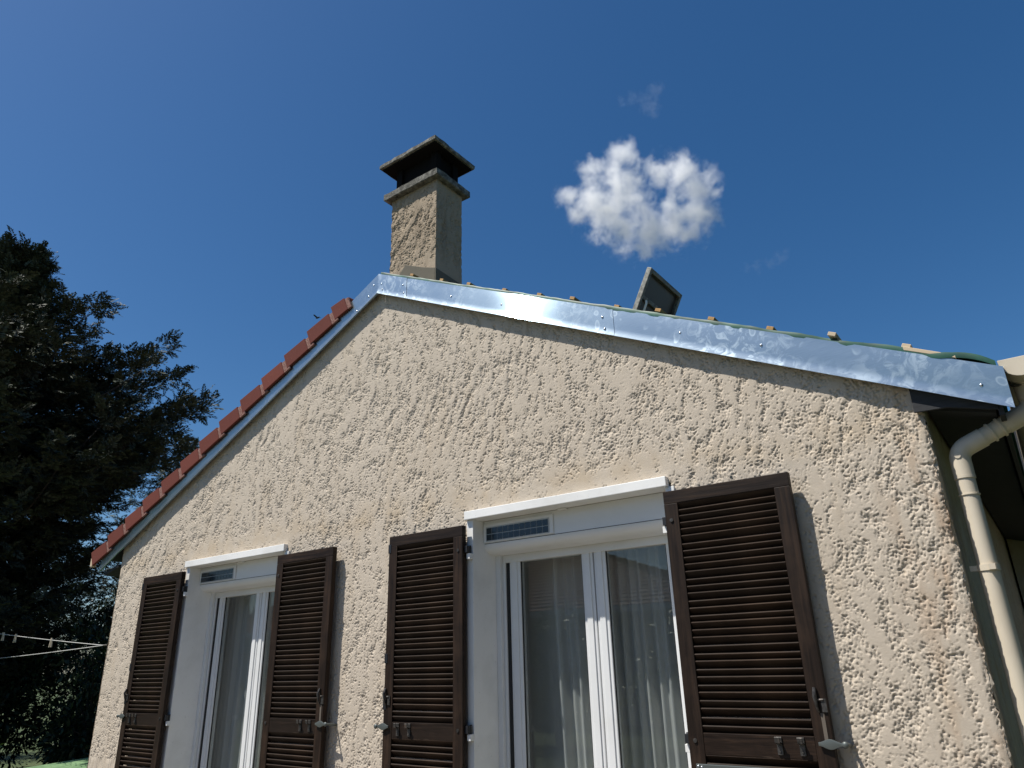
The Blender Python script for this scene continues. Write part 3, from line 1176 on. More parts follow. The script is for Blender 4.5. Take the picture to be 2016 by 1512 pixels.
# ---- windows
def make_window(dx, side):
    x0, x1 = 1.789 + dx, 3.189 + dx
    fr = MB()                                # outer PVC frame
    fy = .255
    for a, b_ in ((x0 + .002, x0 + .062), (x1 - .062, x1 - .002)):
        fr.box(a, b_, fy, fy + .07, .10, 2.43)
    fr.box(x0 + .062, x1 - .062, fy, fy + .07, 2.17, 2.43)
    fr.box(x0 + .062, x1 - .062, fy, fy + .07, .10, .16)
    win = fr.build('window', 'pvc', house, bevel=.004)
    win['label'] = 'white framed window nearer the downpipe' if dx == 0 else 'white framed window nearer the conifer'
    xm = (x0 + x1) / 2 + .042
    for (a, b_, s_) in ((x0 + .088, xm - .004, 0), (xm + .004, x1 - .075, 1)):
        sm = MB()
        wl_, wr = (.088, .082) if s_ == 0 else (.082, .088)
        sm.box(a, a + wl_, fy + .012, fy + .062, .15, 2.205)
        sm.box(b_ - wr, b_, fy + .012, fy + .062, .15, 2.205)
        sm.box(a + wl_, b_ - wr, fy + .012, fy + .062, 2.185, 2.205)
        sm.box(a + wl_, b_ - wr, fy + .012, fy + .062, .15, .24)
        sm.build('sash', 'pvc', win, bevel=.006)
        # step of the sash profile
        bd = MB()
        ya, yb = fy + .004, fy + .0115
        bd.box(a + .02, a + wl_ - .022, ya, yb, .17, 2.19)
        bd.box(b_ - wr + .022, b_ - .02, ya, yb, .17, 2.19)
        bd.build('sash_bead', 'pvc', win, bevel=.003)
        pn = MB()
        pn.box(a + wl_ - .008, b_ - wr + .008, fy + .030, fy + .036, .23, 2.195)
        pn.build('pane', 'glass', win)
        gk = MB()
        for (p, q) in ((a + wl_ - .001, a + wl_ + .005), (b_ - wr - .005, b_ - wr + .001)):
            gk.box(p, q, fy + .02, fy + .0295, .24, 2.184)
        gk.box(a + wl_ + .005, b_ - wr - .005, fy + .02, fy + .0295, 2.178, 2.184)
        gk.build('gasket', 'rubber', win)
    ga = MB()                                # dark gap between frame and sash
    ga.box(x0 + .063, x0 + .087, fy + .010, fy + .060, .16, 2.168)
    ga.build('gasket', 'rubber', win)
    gd = MB()                                # guide rail of the roller blind
    gd.box(x0 + .002, x0 + .040, fy - .030, fy - .001, .12, 2.225)
    gd.build('guide_rail', 'pvc', win, bevel=.004)
    gd = MB()
    gd.box(x1 - .040, x1 - .002, fy - .030, fy - .001, .12, 2.225)
    gd.build('guide_rail', 'pvc', win, bevel=.004)
    # roller box, rounded underneath
    bx = MB()
    yf = .10
    poly = [(.252, 2.436), (yf, 2.436), (yf, 2.285)]
    for a in range(0, 91, 10):
        poly.append((yf + .075 - .075 * math.cos(R(a)), 2.285 - .062 * math.sin(R(a)) * 1.0))
    poly += [(.252, 2.219)]
    bx.prism(poly, 'x', x0 + .003, x1 - .003)
    rb = bx.build('roller_box', 'pvc', win, smooth=True)
    ln = MB()
    ln.box(x0 + .004, x1 - .004, yf - .0015, yf + .004, 2.2835, 2.2865)
    ln.build('box_seam', 'dark_board', win)
    ed_ = MB()
    ed_.prism([(p[0] - .003 if p[0] < .2 else p[0], p[1]) for p in poly], 'x', x0 + .0035, x0 + .010)
    ed_.build('box_end_plate', 'pvc', win, bevel=.0015)
    # solar panel: bezel, backing, two rows of eleven cells
    sx0, sx1, sz0, sz1 = x0 + .035, x0 + .535, 2.295, 2.392
    be = MB()
    be.box(sx0 - .030, sx1 + .034, yf - .0095, yf - .0005, sz0 - .004, sz1 + .024)
    be.build('panel_bezel', 'pvc', win, bevel=.004)
    fb_ = MB()
    fb_.box(sx0 - .006, sx1 + .006, yf - .0125, yf - .0096, sz0 + .002, sz1 + .002)
    fb_.build('panel_backing', 'solar_line', win, bevel=.001, seg=1)
    cw = (sx1 - sx0) / 11
    chh = (sz1 - sz0 - .012) / 2
    cell = None
    for r in range(2):
        for k in range(11):
            lx, lz = sx0 + k * cw, sz0 + .006 + r * (chh + .001)
            if cell is None:
                cm_ = MB()
                cm_.box(lx + .0018, lx + cw - .0018, yf - .0145, yf - .0127, lz + .0018, lz + chh - .0018)
                cell = cm_.build('solar_cell', 'solar', win, loc=(lx, yf, lz))
            else:
                clone(cell, win, (lx, yf, lz))
    # head trim board and soffit
    tm = MB()
    tm.box(x0 - .054, x1 + .016, -.042, .098, 2.437, 2.494)
    tm.build('head_trim', 'white_paint', win, bevel=.004)
    nt_ = MB()
    nt_.box(x0 + .62, x0 + .68, .070, .0985, 2.4275, 2.4365)
    nt_.build('trim_clip', 'pvc', win, bevel=.002)
    gp = MB()
    gp.box(x0 + .012, x1 - .004, .101, .108, 2.4363, 2.437)
    gp.build('shadow_gap', 'dark_board', win)
    # white jamb linings with a narrow front return
    for a, s_ in ((x0, -1), (x1, 1)):
        jm = MB()
        if s_ < 0:
            jm.prism([(a - .05, -.016), (a + .002, -.016), (a + .002, .254), (a - .010, .254), (a - .010, .004), (a - .05, .004)], 'z', .05, 2.4365)
        else:
            jm.prism([(a + .05, -.016), (a - .002, -.016), (a - .002, .254), (a + .010, .254), (a + .010, .004), (a + .05, .004)], 'z', .05, 2.4365)
        jm.build('jamb_lining', 'white_paint', win, bevel=.002)
    # wall thickness behind the linings and a plain room behind the glass
    rm = MB()
    rx0, rx1, ry0, ry1 = x0 - .5, x1 + .35, .330, 3.4
    rm.add([(rx0, ry0, .05), (rx1, ry0, .05), (rx1, ry1, .05), (rx0, ry1, .05), (rx0, ry0, 2.6), (rx1, ry0, 2.6), (rx1, ry1, 2.6), (rx0, ry1, 2.6)],
           [(0, 1, 2, 3), (4, 7, 6, 5), (1, 5, 6, 2), (2, 6, 7, 3), (3, 7, 4, 0)])
    rm.build('room_shell', 'room', win)
    return win


for i, dx in enumerate((DX1, 0)):
    make_window(dx, i)


# ---- curtains: things of their own behind the glass
def curtain(x0, x1, y, z0, z1, label, seed, amp=.035, lam=.11, gather=None):
    rs = random.Random(seed)
    nx, nz = int((x1 - x0) / .008), 40
    u = np.linspace(0, 1, nx)
    zz = np.linspace(z0, z1, nz)
    U, ZZ = np.meshgrid(u, zz)
    hang = (z1 - ZZ) / (z1 - z0)
    if gather is None:
        XX = x0 + (x1 - x0) * U
    else:                                    # one edge swept aside towards the foot
        side, amt = gather
        if side == 'r':
            XX = (x0 + amt * hang ** 1.3) + (x1 - x0 - amt * hang ** 1.3) * U
        else:
            XX = x0 + (x1 - x0 - amt * hang ** 1.3) * U
    ph = rs.uniform(0, 6)
    fold = np.zeros_like(U)
    for k in range(3):
        l_ = lam * (.6 + .5 * k)
        fold += np.sin((U * (x1 - x0)) / l_ * 2 * np.pi + ph * (k + 1) + .8 * hang * (k - 1)) / (1 + k)
    YY = y + amp * fold * (.5 + .5 * hang) + .0 * U
    V = np.stack([XX, YY, ZZ], -1)
    o = grid_mesh('curtain', V, np.ones((nz - 1, nx - 1), bool), 'curtain', None)
    return tag(o, label, 'curtain', 'sheer curtains behind the glass')


for dx, nm in ((DX1, 'far window beside the conifer'), (0, 'near window beside the downpipe')):
    x0, x1 = 1.789 + dx, 3.189 + dx
    if dx == 0:
        curtain(x0 + .30, x0 + .74, .45, .10, 2.33, 'white sheer curtain in the left pane of the ' + nm, 4, .03, .13, ('r', .05))
        curtain(x0 - .2, x0 + .31, .52, .10, 2.33, 'flat grey net curtain at the left edge of the near window', 9, .008, .3)
        curtain(x0 + .74, x1 + .12, .45, .10, 2.33, 'white sheer curtain in the right pane of the ' + nm, 5, .036, .12)
    else:
        curtain(x0 + .02, x0 + .74, .45, .10, 2.33, 'white sheer curtain in the left pane of the ' + nm, 6, .03, .12, ('l', .06))


# ---- shutters
SHT, SHB = 2.395, .14                         # top and bottom
RAIL0, RAIL1 = 1.105, 1.200
PW = .677
slat_mesh = None


def make_shutter(xa, hinge, label, plate=False):
    global slat_mesh
    xb = xa + PW
    y0, y1 = -.086, -.046
    sw = .078
    z0 = SHB
    fm = MB()
    fm.box(xa, xa + sw, y0, y1, z0, SHT - .070)
    fm.box(xb - sw, xb, y0, y1, z0, SHT - .070)
    sh = fm.build('shutter', 'wood_z', house, loc=(xa, 0, 0), bevel=.003)
    sh['label'] = label
    for a, b_, xx0, xx1 in ((SHT - .0695, SHT, xa, xb), (RAIL0, RAIL1, xa + sw + .0005, xb - sw - .0005), (z0, z0 + .14, xa + sw + .0005, xb - sw - .0005)):
        rl = MB()
        rl.box(xx0, xx1, y0 + (.0 if a > 2 else .002), y1 - (.0 if a > 2 else .002), a, b_)
        rl.build('rail', 'wood_x', sh, bevel=.003)
    # louvres: front edge up, back edge down
    if slat_mesh is None:
        sm = MB()
        x_0, x_1 = xa + sw + .001, xb - sw - .001
        ym = (y0 + y1) / 2
        ang = R(50)
        dy, dz = math.cos(ang), math.sin(ang)
        L, T = .0235, .0042
        P = []
        for s_, t_ in ((-1, -1), (1, -1), (1, 1), (-1, 1)):
            # along the chord the front (negative y) goes up
            P.append((ym - s_ * L * dy + t_ * T * dz, 0 + s_ * L * dz + t_ * T * dy))
        sm.prism(P, 'x', x_0, x_1)
        so = sm.build('slat', 'wood_x', sh, loc=(xa, 0, 0), bevel=.0014, seg=1)
        slat_mesh = so.data
        bpy.data.objects.remove(so)
    pit = .0366

    def run(za, zb):
        n_ = round((zb - za) / pit)
        for q_ in range(n_ + 1):
            z = zb - (zb - za) * q_ / n_
            o = bpy.data.objects.new('slat', slat_mesh)
            link(o, sh, (xa, random.uniform(-.0012, .0012), z + random.uniform(-.0012, .0012)))
            o.rotation_euler = (random.uniform(-.05, .05), random.uniform(-.0026, .0026), 0)
    run(RAIL1 + .014, SHT - .0695 - .018)
    run(z0 + .155, RAIL0 - .018)
    sgn = 1 if hinge == 'r' else -1           # hinge on the right edge or on the left one
    xh = xb if hinge == 'r' else xa
    xf = xa if hinge == 'r' else xb           # free edge
    for z in (2.235, 1.165, .35):
        hg = MB()
        hg.box(xh + (.001 if sgn > 0 else -.026), xh + (.026 if sgn > 0 else -.001), y1 - .022, y1 + .004, z - .018, z + .026)
        hg.tube([(xh + sgn * .022, y1 + .012, z - .035), (xh + sgn * .022, y1 + .012, z + .03)], .009, 8)
        hg.build('hinge', 'black_hinge', sh, bevel=.002)
        pb = MB()
        pb.box(xh + (.010 if sgn > 0 else -.036), xh + (.036 if sgn > 0 else -.010), y1 - .008, -.020, z - .058, z - .022)
        pb.build('hinge_block', 'white_paint', sh, bevel=.002)
        bo = MB()
        bo.tube([(xh - sgn * .036, y0 + .001, z), (xh - sgn * .036, y0 - .006, z)], .010, 10)
        bo.build('hinge_bolt', 'iron', sh)
    # bar keepers on the middle rail
    for q in (.135, .235):
        xk = xf + sgn * q * 1.0 if hinge == 'r' else xf - q
        kp = MB()
        kp.box(xk - .013, xk + .013, y0 - .0045, y0 + .0015, RAIL0 + .014, RAIL1 - .006)
        kp.prism([(y0 - .004, RAIL1 - .036), (y0 - .030, RAIL1 - .030), (y0 - .034, RAIL1 - .004), (y0 - .029, RAIL1 - .004), (y0 - .026, RAIL1 - .024), (y0 - .004, RAIL1 - .028)], 'x', xk - .012, xk + .012)
        kp.dome((xk, y0 - .0045, RAIL0 + .026), (0, -1, 0), .005, .003, 8)
        kp.build('bar_keeper', 'iron', sh, bevel=.0015, seg=1)
    # small pull higher on the free stile
    xs_ = xf + sgn * .030
    pl_ = MB()
    pl_.tube([(xs_ - .012, y0 - .006, RAIL1 + .20), (xs_ - .013, y0 - .020, RAIL1 + .165), (xs_ - .010, y0 - .012, RAIL1 + .115), (xs_ - .008, y0 - .004, RAIL1 + .10)], [.008, .010, .006, .005], 8)
    pl_.box(xs_ + .008, xs_ + .030, y0 - .007, y0 + .001, RAIL1 + .10, RAIL1 + .155)
    pl_.tube([(xs_ - .008, y0 - .008, RAIL1 + .15), (xs_ + .020, y0 - .008, RAIL1 + .15)], .005, 6)
    pl_.build('pull_handle', 'iron', sh, bevel=0, smooth=True)
    if hinge == 'l':
        dk_ = MB()                           # worn, bare patch round the pull
        dk_.box(xs_ - .004, xs_ + .012, y0 - .0012, y0 + .001, RAIL1 - .02, RAIL1 + .095)
        dk_.build('worn_patch', 'old_plank', sh)
    # turn-button that pins the shutter to the wall, teardrop shaped
    tb = MB()
    zt = 1.172
    pts = []
    for i in range(13):
        f = i / 12
        wd = .007 + .014 * math.sin(math.pi * min(1, f * 1.15)) ** 2 * (f < .87)
        pts.append((f, wd))
    d = -sgn
    poly = [(xf + d * (-.060 + .115 * f), zt + w_) for f, w_ in pts] + [(xf + d * (-.060 + .115 * f), zt - w_) for f, w_ in reversed(pts)]
    tb.prism(poly, 'y', y0 - .016, y0 - .007)
    tb.dome((xf + d * .052, y0 - .016, zt), (0, -1, 0), .015, .010, 12)
    tb.tube([(xf + d * .052, y0 - .010, zt), (xf + d * .052, -.002, zt - .01)], .008, 8)
    tb.build('turn_button', 'grey_plate', sh, bevel=.002, smooth=True)
    # hook bar and edge strap along the free edge
    eb_ = MB()
    eb_.tube([(xf + d * .004, y1 - .012, 2.36), (xf + d * .005, y1 - .012, 1.22)], .004, 6)
    for z in (2.31, 1.585, 1.30):
        eb_.box(min(xf - d * .022, xf + d * .006), max(xf - d * .022, xf + d * .006), y0 - .003, y1 + .002, z - .030, z + .030)
    if hinge == 'r':
        eb_.build('edge_strap', 'black_hinge', sh, bevel=.002)
    if plate:
        pp = MB()
        pp.box(xa + .030, xb - .055, y0 - .012, y0 - .004, .70, 1.066)
        pp.build('steel_plate', 'grey_plate', sh, bevel=.004)
        for px, pz in ((xa + .042, 1.055), (xa + .060, 1.052), (xb - .075, 1.052)):
            rv = MB()
            rv.dome((px, y0 - .012, pz), (0, -1, 0), .006, .004, 8)
            rv.build('rivet', 'rivet', sh, smooth=True)
    return sh


make_shutter(1.108 + DX1, 'r', 'louvred shutter left of the far window, closest to the conifer')
make_shutter(3.205 + DX1 - .008, 'l', 'louvred shutter right of the far window')
make_shutter(1.080, 'r', 'louvred shutter left of the near window')
make_shutter(3.200, 'l', 'louvred shutter with a grey steel plate, right of the near window', True)

# =================================================================== THINGS ROUND THE HOUSE
def cable(a, b_, sag, n=14):
    a, b_ = Vector(a), Vector(b_)
    return [a.lerp(b_, i / n) + Vector((0, 0, -sag * 4 * (i / n) * (1 - i / n))) for i in range(n + 1)]


anchor = Vector((XL - .03, -.03, 1.80))
post_x = -8.7


def on_line(a, px, tt):
    return a


A_end = anchor + (Vector((-6.0, .10, 2.052)) - anchor) * ((post_x - anchor.x) / (-6.0 - anchor.x))
B_end = anchor + (Vector((-6.0, .155, 1.765)) - anchor) * ((post_x - anchor.x) / (-6.0 - anchor.x))
clt = empty('clothesline', (post_x, A_end.y, 0), 'thin pale clothesline stretched from the house corner in front of the conifer', 'clothesline')
ca_, cb_ = cable(anchor, A_end, .02), cable(anchor, B_end, .02)
MB().tube(ca_, .0035, 6).build('cord', 'cord', clt)
MB().tube(cb_, .0035, 6).build('cord', 'cord', clt)
MB().tube([anchor + Vector((.03, .02, 0)), anchor + Vector((-.005, 0, 0))], .006, 6).build('wall_hook', 'iron', clt)
MB().tube([(post_x, A_end.y, 0), (post_x, A_end.y, 2.5)], .03, 10).build('post', 'pole', clt)
MB().tube([B_end, (post_x, A_end.y, B_end.z)], .008, 6).build('hook', 'pole', clt)
for i, (f, tilt, lb) in enumerate(((.234, .02, 'clothes peg nearest the house on the upper line'), (.430, .18, 'clothes peg second from the house on the upper line'), (.505, .12, 'clothes peg furthest from the house, near the photo edge'))):
    j = f * (len(ca_) - 1)
    p = ca_[int(j)].lerp(ca_[int(j) + 1], j % 1)
    pg = empty('clothes_peg', p, lb, 'clothes peg', 'pegs on the clothesline')
    for s_ in (-1, 1):
        lg = MB()
        tx_ = math.sin(tilt)
        a0 = p + Vector((s_ * .006 + .012 * tx_, 0, .022))
        a1 = p + Vector((s_ * .019 - .05 * tx_, s_ * .003, -.075))
        lg.hexa([a1 + Vector((-.005, -.006, 0)), a1 + Vector((.005, -.006, 0)), a1 + Vector((.005, .006, 0)), a1 + Vector((-.005, .006, 0)),
                 a0 + Vector((-.005, -.006, 0)), a0 + Vector((.005, -.006, 0)), a0 + Vector((.005, .006, 0)), a0 + Vector((-.005, .006, 0))])
        lg.build('leg', 'peg', pg)
    sp_ = MB()
    sp_.tube([p + Vector((-.012, 0, -.012)), p + Vector((.012, 0, -.012))], .005, 6)
    sp_.build('spring', 'iron', pg)

# low log store with a green corrugated roof
ls = empty('log_store', (-4.75, .55, 0), 'low log store with pale green corrugated roof below the clothesline', 'shed')
cg = []
nX, nY = 70, 12
for j in range(nY + 1):
    for i in range(nX + 1):
        x = -5.05 + 1.20 * i / nX
        y = .02 + 1.25 * j / nY
        cg.append((x, y, .535 + .055 * j / nY + .018 * math.sin(i / nX * 1.20 / .146 * 2 * math.pi)))
grid_mesh('roof_sheet', np.array(cg).reshape(nY + 1, nX + 1, 3), np.ones((nY, nX), bool), 'green_sheet', ls)
for x in (-4.95, -3.95):
    for y in (.10, 1.15):
        MB().box(x - .035, x + .035, y - .035, y + .035, 0, .51 + (.045 if y > 1 else 0)).build('post', 'old_plank', ls)
for z in (.10, .24, .38):
    MB().box(-4.95, -3.95, 1.19, 1.21, z, z + .12).build('plank', 'old_plank', ls)


# ---- vegetation
rng = np.random.RandomState(5)


def spray_template(n=9, size=.16):
    """flat fan of drooping branchlets; each branchlet a narrow quad"""
    V, F, T = [], [], []
    for k in range(n):
        f = k / (n - 1)
        for s_ in ((-1, 1) if k else (1,)):
            base = np.array([f * size * .95, 0, -.25 * size * f * f])
            a = s_ * (1.15 - .55 * f) + rng.uniform(-.15, .15)
            ln = size * (.55 - .36 * f) * rng.uniform(.8, 1.15)
            d = np.array([math.cos(a), math.sin(a), -.22 + rng.uniform(-.22, .22)])
            d /= np.linalg.norm(d)
            w = np.array([-d[1], d[0], rng.uniform(-.6, .6)]) * size * .06
            i = len(V)
            V += [base - w * .6, base + d * ln * .55 - w, base + d * ln, base + d * ln * .5 + w]
            F.append([i, i + 1, i + 2, i + 3])
            T += [.1, .5, 1., .5]
    return np.array(V), np.array(F), np.array(T)


def scatter(points, dirs, tmpls, smin, smax, roll=1.0, shade=None):
    VV, FF, TT = [], [], []
    off = 0
    n = len(points)
    for ti, (v, f, tt) in enumerate(tmpls):
        sel = np.arange(ti, n, len(tmpls))
        if not len(sel):
            continue
        p, d = points[sel], dirs[sel]
        d = d / np.linalg.norm(d, axis=1, keepdims=True)
        upr = np.array([0, 0, 1.0]) + rng.normal(0, roll * .35, (len(sel), 3))
        y = np.cross(upr, d)
        y /= np.linalg.norm(y, axis=1, keepdims=True) + 1e-9
        z = np.cross(d, y)
        s = rng.uniform(smin, smax, (len(sel), 1, 1))
        W = (v[None, :, 0:1] * d[:, None] + v[None, :, 1:2] * y[:, None] + v[None, :, 2:3] * z[:, None]) * s + p[:, None]
        VV.append(W.reshape(-1, 3))
        FF.append((f[None] + (np.arange(len(sel)) * len(v))[:, None, None] + off).reshape(-1, f.shape[1]))
        off += len(sel) * len(v)
        k = rng.uniform(.25, 1, (len(sel), 1)) if shade is None else shade[sel][:, None] * rng.uniform(.6, 1.2, (len(sel), 1))
        TT.append(np.clip(tt[None] * k, 0, 1).ravel())
    return np.concatenate(VV), np.concatenate(FF), np.concatenate(TT)


def conifer(base, H, prof, label, seed, nlimb=95, dens=1.0, lean=(0, 0), boosts=(), zmin=.8):
    rs = np.random.RandomState(seed)
    root = empty('conifer_tree', base, label, 'tree', None)
    base = np.array(base, float)
    tk = MB()

    def axis(z):
        f = z / H
        return base + np.array([lean[0] * f ** 1.5, lean[1] * f ** 1.5, z])
    tk.tube([axis(H * f) for f in np.linspace(0, .98, 14)], [max(.014, .20 * (1 - f) ** .9) for f in np.linspace(0, .98, 14)], 10)
    tk.build('trunk', 'bark', root, smooth=True)
    lb = MB()
    pts, drs, shd = [], [], []
    limbs = []
    for i in range(nlimb):
        f = (i + rs.rand() * .8) / nlimb
        z = zmin + (H * .985 - zmin) * f ** .9
        az = i * 2.39996 + rs.uniform(-.4, .4)
        limbs.append((z, az, np.interp(z / H, [p[0] for p in prof], [p[1] for p in prof]) * rs.choice([rs.uniform(.45, .8), rs.uniform(.75, 1.05)])))
    for (z, az, ln) in boosts:
        limbs.append((z, az, ln))
    for (z, az, ln) in limbs:
        a0 = axis(z)
        d = np.array([math.cos(az), math.sin(az), 0])
        side = np.array([-d[1], d[0], 0])
        el = rs.uniform(.05, .32) + .12 * (z / H) ** 2
        bend_ = rs.uniform(-.12, .12)
        m = max(5, int(ln / .16))
        path = []
        for k in range(m + 1):
            q = k / m
            path.append(a0 + d * ln * q + side * ln * bend_ * q * q + np.array([0, 0, ln * (el * q - .10 * q * (1 - q) * 2 + .16 * q ** 3)]))
        lb.tube(path[::2] if len(path) > 6 else path, [max(.006, .05 * (ln / 3) * (1 - k / (len(path[::2]) if len(path) > 6 else len(path)))) for k in range(len(path[::2]) if len(path) > 6 else len(path))], 5, False)
        for k in range(1, m + 1):
            q = k / m
            if q < .22 and ln > 1.0:
                continue
            p = path[k]
            dirn = path[k] - path[k - 1]
            dirn /= np.linalg.norm(dirn)
            # secondary twigs left and right
            tl = (.26 + .62 * ln / 3.5 * math.sin(min(1, q * 1.05) * math.pi * .82 + .25)) * rs.uniform(.7, 1.25)
            for s_ in (-1, 1):
                if rs.rand() < .12:
                    continue
                td = dirn * rs.uniform(.45, .9) + side * s_ * rs.uniform(.6, 1.0) + np.array([0, 0, rs.uniform(-.30, .28)])
                td /= np.linalg.norm(td)
                nn = max(2, int(tl / .085 * dens))
                for j in range(nn):
                    g_ = (j + rs.rand()) / nn
                    pts.append(p + td * tl * g_ + np.array([0, 0, -.10 * tl * g_ * g_]) + rs.normal(0, .028, 3))
                    dd = td + rs.normal(0, .42, 3) + np.array([0, 0, rs.uniform(-.25, .35)])
                    drs.append(dd)
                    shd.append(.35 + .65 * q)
        for j in range(5):
            pts.append(path[-1] + rs.normal(0, .05, 3))
            drs.append(dirn + rs.normal(0, .35, 3))
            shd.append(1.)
    for j in range(40):                      # leader
        z = H * rs.uniform(.93, 1.02)
        pts.append(axis(z) + rs.normal(0, .05, 3))
        drs.append(np.array([rs.normal(0, .5), rs.normal(0, .5), 1.]))
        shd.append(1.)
    lb.build('limbs', 'bark', root)
    tm = [spray_template() for _ in range(6)]
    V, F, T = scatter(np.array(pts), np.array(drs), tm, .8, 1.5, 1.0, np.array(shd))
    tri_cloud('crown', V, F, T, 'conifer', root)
    return root, len(F)


def leaf_template(w=.35):
    V = np.array([[0, 0, 0], [.45, -w * .5, .06], [1, 0, -.06], [.45, w * .5, .06]])
    return V, np.array([[0, 1, 2, 3]]), np.array([.3, .7, 1., .7])


def shrub(base, rx, ry, H, n, label, mat_name, seed, leaf=(.05, .09), z0=.1, cat='shrub', nm='garden_shrub', group=None, clumps=26):
    rs = np.random.RandomState(seed)
    root = empty(nm, base, label, cat, group)
    b0 = np.array(base, float)
    st = MB()
    cl = []
    for i in range(clumps):
        u = rs.normal(0, 1, 3)
        u /= np.linalg.norm(u)
        r = rs.uniform(.45, .95)
        uz = u[2] * r if i % 2 else rs.uniform(-.85, .2)
        c = b0 + np.array([u[0] * rx * r, u[1] * ry * r, z0 + (H - z0) * (.5 + .46 * uz)])
        cl.append((c, rs.uniform(.22, .42) * min(rx, H * .6)))
        st.tube([b0 + np.array([rs.normal(0, .06), rs.normal(0, .06), 0]), b0 + (c - b0) * .5 + np.array([0, 0, .12 * H]), c], [.022, .014, .005], 5, False)
    st.build('stems', 'bark', root)
    P, D, S = [], [], []
    for i in range(n):
        c, r = cl[rs.randint(len(cl))]
        u = rs.normal(0, 1, 3)
        u /= np.linalg.norm(u)
        rr = r * rs.uniform(.35, 1.0) ** .6
        P.append(c + u * rr)
        D.append(u + rs.normal(0, .5, 3))
        S.append(.3 + .7 * rs.rand())
    V, F, T = scatter(np.array(P), np.array(D), [leaf_template(.42), leaf_template(.3)], leaf[0], leaf[1], 2.0, np.array(S))
    V[:, 2] = np.maximum(V[:, 2], .01)
    tri_cloud('foliage', V, F, T, mat_name, root)
    return root


PROF = [(0, 2.0), (.25, 2.9), (.42, 3.2), (.56, 3.1), (.66, 2.75), (.68, 1.9), (.77, 1.6), (.79, .8), (.93, .4), (1.0, .15)]
conifer((-9.15, .35, 0), 8.75, PROF, 'tall dark spreading conifer at the left, behind the clothesline', 12, 240, 1.9, (.25, -.2),
        boosts=((6.25, .95, 2.55), (6.0, 1.05, 2.75), (5.3, .95, 3.0), (4.6, .95, 3.2), (4.0, .75, 3.2), (7.3, .75, 1.4), (7.2, .4, 1.2)))
PROF2 = [(0, 1.8), (.3, 2.4), (.6, 1.9), (.85, 1.0), (1.0, .2)]
conifer((-13.2, 6.3, 0), 7.2, PROF2, 'smaller dark conifer standing behind the tall spreading one', 21, 110, .8, (0, 0))
conifer((-12.3, -4.8, 0), 8.6, PROF2, 'conifer left of the terrace, mirrored in the zinc strip under the tiles', 33, 120, .8, (0, 0))
for i, (b_, rx, ry, H, n, lb) in enumerate((
        ((-7.4, 2.1, 0), 1.3, 1.0, 2.5, 6500, 'dark evergreen bush behind the log store, nearest the house corner'),
        ((-8.6, .9, 0), 1.2, 1.1, 2.2, 6000, 'dark evergreen bush at the foot of the tall conifer'),
        ((-7.2, 4.4, 0), 1.7, 1.2, 3.0, 7000, 'broad dark bush glimpsed past the house corner behind the others'),
        ((-11.5, 4.6, 0), 1.9, 1.4, 3.3, 7000, 'wide dark bush far back between the two conifers'),
        ((-9.6, 7.4, 0), 2.0, 1.4, 3.4, 7000, 'farthest dark bush, seen just beyond the house corner'),
        ((-13.5, 1.8, 0), 1.8, 1.5, 3.2, 6000, 'dark bush far back at the left edge behind the tall conifer'),
        ((-10.6, -.2, 0), 1.4, 1.2, 2.4, 6500, 'dark bush at the left edge of the photo below the conifer'))):
    shrub(b_, rx, ry, H, int(n * 1.5), lb, 'hedge', 40 + i, (.07, .13), .05, 'bush', 'evergreen_bush', 'dark bushes under the conifers')
shrub((-6.30, -.12, 0), .62, .5, 1.32, 700, 'pale leafy shrub whose tip peeks in at the left edge', 'laurel', 60, (.06, .11), .3, 'shrub', 'leafy_shrub', None, 12)

# ---- across the garden, behind the photographer: seen only as reflections in the panes
nh = empty('neighbour_house', (-12, -16, 0), 'brown tiled bungalow mirrored in the window panes', 'house')
nw = MB()
nw.box(-22, -2.1, -19.4, -12.6, 0, 2.75)
nw.build('wall', 'n_wall', nh)
ex0, ex1, ey0, ey1, ez = -22.6, -1.5, -20.0, -12.0, 2.7
rz, ry_ = 5.0, -16.0
rx0_, rx1_ = -18.0, -7.5
rf = MB()
rf.add([(ex0, ey0, ez), (ex1, ey0, ez), (ex1, ey1, ez), (ex0, ey1, ez), (rx0_, ry_, rz), (rx1_, ry_, rz)],
       [(3, 2, 5, 4), (1, 0, 4, 5), (2, 1, 5), (0, 3, 4), (0, 1, 2, 3)])
nroof = rf.build('roof', 'n_tile', nh)
crs = MB()                                   # stepped courses on the two slopes that face the photographed house
nc = 22
for k in range(nc):
    f0, f1 = k / nc, (k + 1) / nc
    for (A, B, C, D) in (((ex0, ey1, ez), (ex1, ey1, ez), (rx1_, ry_, rz), (rx0_, ry_, rz)), ((ex1, ey1, ez), (ex1, ey0, ez), (rx1_, ry_, rz), (rx1_, ry_, rz))):
        A, B, C, D = map(Vector, (A, B, C, D))
        nrm = (B - A).cross(D - A).normalized()
        if nrm.z < 0:
            nrm = -nrm
        l0, r0_ = A.lerp(D, f0), B.lerp(C, f0)
        l1, r1_ = A.lerp(D, f1), B.lerp(C, f1)
        crs.add([l0 + nrm * .03, r0_ + nrm * .03, r0_ + nrm * .06, l0 + nrm * .06, l1 + nrm * .03, r1_ + nrm * .03],
                [(0, 1, 2, 3), (3, 2, 5, 4)])
crs.build('tile_courses', 'n_tile', nroof)['kind'] = 'stuff'
ng = MB()
ng.box(ex0, ex1, ey1 - .02, ey1 + .12, ez - .12, ez + .02)
ng.build('gutter', 'white_paint', nh)
